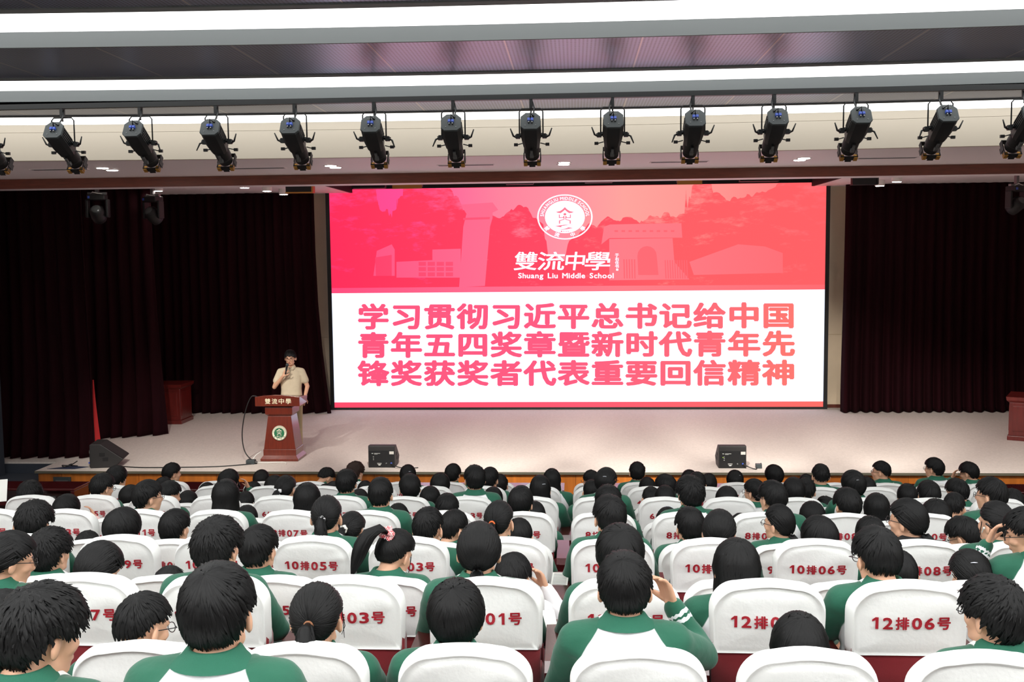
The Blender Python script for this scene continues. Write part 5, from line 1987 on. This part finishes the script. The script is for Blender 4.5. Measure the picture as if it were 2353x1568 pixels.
# the speaker's own shapes go through the same step
SPM = Matrix.Translation((0, .03, 1.615)) @ Matrix.Rotation(R(-3), 4, 'Z') @ Matrix.Rotation(R(-8), 4, 'X')
SP_ARM_R = (Vector((.178, -.01, 1.385)), Vector((.265, .10, 1.14)), Vector((.085, .235, 1.345)))
SP_ARM_L = (Vector((-.178, -.01, 1.385)), Vector((-.265, -.01, 1.13)), Vector((-.235, .13, .95)))
def speaker_body():
    mb = MB()
    head_shape(mb, SPM)
    mb.capsule((0, .01, 1.555), (0, -.01, 1.45), .052, .056)
    mb.rings([(.86, .15, .10, 0), (.95, .155, .105, 0), (1.08, .14, .098, 0), (1.22, .155, .105, -.005), (1.33, .165, .105, -.01), (1.40, .15, .09, -.01), (1.44, .09, .07, -.008), (1.47, .055, .055, -.004)])
    for s, (S, E, Wr) in ((1, SP_ARM_R), (-1, SP_ARM_L)):
        mb.capsule((s * .10, -.01, 1.395), S, .052, .050)
        mb.capsule(S, E, .047, .036)
        mb.capsule(E, Wr, .036, .025)
        mb.capsule((s * .085, 0, .90), (s * .095, .015, .50), .085, .056)
        mb.capsule((s * .095, .015, .50), (s * .10, -.01, .09), .054, .036)
        mb.capsule((s * .10, -.02, .05), (s * .105, .11, .035), .036, .032)
    hand_shape(mb, SP_ARM_R[2], (-.45, -.05, .9), (.55, .75, .35), 1, 1.05)
    hand_shape(mb, SP_ARM_L[2], (.15, .75, -.6), (-.3, .5, .8), -1, .4)
    return mb
def speaker_shirt():
    mb = MB()
    mb.rings([(.84, .175, .125, 0), (.95, .18, .13, 0), (1.08, .168, .122, 0), (1.22, .178, .125, -.005), (1.33, .178, .118, -.01), (1.39, .155, .098, -.01), (1.435, .10, .078, -.008), (1.462, .066, .066, -.004)])
    for s, (S, E, Wr) in ((1, SP_ARM_R), (-1, SP_ARM_L)):
        mb.capsule((s * .10, -.012, 1.40), S, .058, .058)
        mb.capsule(S, S + (E - S) * .60, .058, .064)
    return mb
def speaker_trousers():
    mb = MB()
    mb.rings([(.78, .17, .115, 0), (.88, .17, .12, 0), (.96, .162, .114, 0), (.97, .15, .10, 0)])
    for s in (-1, 1):
        mb.capsule((s * .088, 0, .86), (s * .098, .015, .50), .098, .072)
        mb.capsule((s * .098, .015, .50), (s * .102, -.008, .12), .072, .062)
    return mb
i_sp = len(jobs)
jobs += [(speaker_body(), .0055, 3), (speaker_shirt(), .009, 6), (speaker_trousers(), .010, 6)]
MESHES = remesh_all(jobs)
for kb, i in bodies.items():
    finish_body(MESHES[i], head_matrix(kb[0], kb[1]))
for kj, i in jackets.items():
    finish_jacket(MESHES[i], kj[0])

rp = random.Random(21)
for rec, e, pose, yq, bq, kb, kj in plans:
    row, x, H, st, yaw, bow, hs, ex, seat = rec
    M = head_matrix(yq, bq)
    f = [FEAT[t] for t in e if t in FEAT][:1]
    lab = 'person with %s%s, row %d, %s %s of centre gap' % (DESC[st], ' and ' + f[0] if f else '', row, ordn[abs(seat)], 'left' if seat < 0 else 'right')
    c0 = M.translation
    z0 = ROWF[row] + H - head_top(yq, bq) - .016 * hs
    t = thing('person', lab, 'person', (x - c0.x, ROWY[row] + .29 - c0.y, z0), 0, 'students in the audience')
    if row == 11 and 'hand_l' in e:
        PEN = t.location + Vector((-.165, .215, 1.04))
    body = link_mesh('body', MESHES[bodies[kb]], t)
    hair = link_mesh('hair', HAIRS[st][rp.randrange(len(HAIRS[st]))], t)
    hk = min(1.13, max(.97, hs))
    hair.matrix_local = M @ Matrix.Diagonal((hk, hk * .99, min(1.05, hk), 1))
    if 'brown' in e:
        hair.material_slots[0].link = 'OBJECT'
        hair.material_slots[0].material = m_hairb
    jk = link_mesh('shirt' if 'white' in e else 'jacket', MESHES[jackets[kj]], t)
    for w, mt in (('white', m_whitecloth), ('black', m_blackcloth), ('pink', m_pinkcloth)):
        if w in e:
            jk.material_slots[0].link = 'OBJECT'
            jk.material_slots[0].material = mt
    col = link_mesh('collar', ME_COLLAR, jk)
    for w, mt in (('white', m_whitecloth), ('black', m_blackcloth), ('pink', m_pinkcloth)):
        if w in e:
            col.material_slots[0].link = 'OBJECT'
            col.material_slots[0].material = mt
    if 'logo' in e:
        link_mesh('back_print', ME_LOGO, jk)['label'] = 'white letters across the upper back'
    if 'glasses' in e:
        link_mesh('glasses', ME_GLASSES, t).matrix_local = M
    for tk in e:
        if tk.startswith('tie:') or tk.startswith('scrunchie:'):
            k = tk.split(':')[1]
            tp, el = tie_point(st)
            q = Matrix.Translation(M @ (tp + Vector((0, -.014, -.002)))) @ M.to_3x3().to_4x4() @ Matrix.Rotation(R({'P': 80, 'N': 40, 'H': 110}.get(st, 70)), 4, 'X')
            o = link_mesh('hair_tie' if tk.startswith('tie') else 'scrunchie', TIES[k], t)
            o.matrix_local = q
            o['label'] = FEAT[tk]
        if tk == 'clip':
            o = link_mesh('hair_clip', ME_CLIP, t)
            side = -1 if yaw < 0 else 1
            p = cr_point(azel(180 - side * 25, 28), .024)
            o.matrix_local = M @ Matrix.Translation(p) @ Matrix.Rotation(R(side * 25), 4, 'Z')
        if tk == 'bow':
            o = link_mesh('hair_bow', ME_BOW, t)
            o.matrix_local = M @ Matrix.Translation(tie_point('P')[0] + Vector((0, -.03, .0)))
        if tk == 'hairband':
            link_mesh('hairband', ME_BAND, t).matrix_local = M @ Matrix.Diagonal((hk, hk, hk, 1))
        if tk == 'earbud':
            mb = MB(); mb.ellipsoid((-.092, .004, -.012), (.006, .008, .008), None, 10, 6); mb.capsule((-.092, .008, -.015), (-.09, .018, -.04), .003, .003, 8)
            mb.build('earbud', m_white, t).matrix_local = M

# ------------------------------------------------------------------ the speaker at the lectern
m_shirt = pbr('beige_shirt', (206, 192, 166), .85, bump=.2, bscale=30, vary=.04, vscale=20)
m_chino = pbr('khaki_trousers', (176, 160, 124), .85, bump=.2, bscale=30)
sp = thing('person', 'person in short sleeved beige shirt and glasses speaking into a microphone behind the lectern', 'person', (-4.77, 16.86, .55), R(180 + 7))
me = MESHES[i_sp]
finish_body(me, SPM)
set_attr(me, 'trousers', np.zeros(len(me.vertices)))
link_mesh('body', me, sp)
me = MESHES[i_sp + 1]; me.materials.append(m_shirt)
sh = link_mesh('shirt', me, sp)
mb = MB()
for s in (-1, 1):
    mb.quadgrid([[(s * .002, .078, 1.452), (s * .012, .098, 1.43), (s * .05, .085, 1.405)], [(s * .04, .062, 1.485), (s * .062, .066, 1.455), (s * .075, .06, 1.43)], [(s * .066, .0, 1.50), (s * .084, .0, 1.465), (s * .092, .0, 1.445)], [(s * .04, -.055, 1.50), (s * .05, -.075, 1.47), (s * .054, -.08, 1.45)], [(0, -.062, 1.50), (0, -.085, 1.47), (0, -.09, 1.45)]])
o = mb.build('collar', m_shirt, sh); sd = o.modifiers.new('thick', 'SOLIDIFY'); sd.thickness = .004
mb = MB()
mb.box(-.006, .006, .112, .122, .9, 1.43)
for k in range(5):
    mb.lathe([(.001, .126), (.006, .126), (.006, .118)], (0, 0, 1.38 - k * .1), 'y', 10)
mb.build('placket', m_shirt, sh, False)
me = MESHES[i_sp + 2]; me.materials.append(m_chino)
link_mesh('trousers', me, sp)
for s in (-1, 1):
    mb = MB(); mb.capsule((s * .10, -.03, .05), (s * .107, .13, .04), .046, .042); mb.box(s * .103 - .045, s * .103 + .045, -.07, .17, .0, .022)
    mb.build('shoe', m_white, sp)
hr = link_mesh('hair', hair_mesh('M', 99), sp); hr.matrix_local = SPM @ Matrix.Diagonal((1.0, 1.0, 1.02, 1))
hr.material_slots[0].link = 'OBJECT'; hr.material_slots[0].material = m_hair
link_mesh('glasses', ME_GLASSES, sp).matrix_local = SPM
SPW = Matrix.Translation(sp.location) @ Matrix.Rotation(R(187), 4, 'Z')
a, b = SPW @ Vector((.048, .275, 1.37)), SPW @ Vector((.025, .185, 1.535))
t = thing('microphone', 'black handheld microphone in the right hand of the speaker', 'microphone', a)
mb = MB(); mb.tube([Vector((0, 0, 0)), (b - a) * .75], [.013, .017], 12); mb.build('handle', m_blackm, t)
mb = MB(); mb.ellipsoid((b - a) * .9, (.027, .027, .030)); mb.build('grille', m_grey_panel, t)

# ------------------------------------------------------------------ small things in the audience
def paper(name, label, x, y, z, rx, rz, w, h, mat, lines=0):
    mb = MB(); mb.box(-w / 2, w / 2, -h / 2, h / 2, 0, .003)
    o = mb.build(name, mat, smooth=False)
    o.location = (x, y, z)
    o.rotation_euler = (R(rx), 0, R(rz))
    tag(o, label, 'paper')
    if lines:
        mb = MB()
        for k in range(lines):
            mb.box(-w * .4, w * .4, h * .42 - k * h * .84 / lines - .0015, h * .42 - k * h * .84 / lines + .0015, .003, .0036)
        mb.build('print_line', m_grey_panel, o, False)
    return o
m_paper = pbr('paper', (240, 240, 234), .8)
paper('paper_sheet', 'white papers lying in the centre gap beside row 12', -.13, 4.62, 2.165, 14, 8, .07, .14, m_paper)
paper('paper_sheet', 'printed white sheet lying in the centre gap beside row 10', -.10, 6.02, 1.89, 12, -4, .10, .20, m_paper, 12)
paper('paper_sheet', 'white sheet held up at the far left edge of the photo', -5.62, 9.45, 1.62, 40, 25, .21, .27, m_paper)
t = thing('pen', 'black pen held in the raised hand at the right photo edge', 'pen', PEN, 0)
mb = MB(); mb.tube([(-.03, -.04, .05), (.05, .02, -.01)], .006, 8); mb.build('barrel', m_blackm, t)
mb = MB(); mb.tube([(-.03, -.046, .05), (-.002, -.026, .03)], .002, 6); mb.build('pocket_clip', m_steel, t)
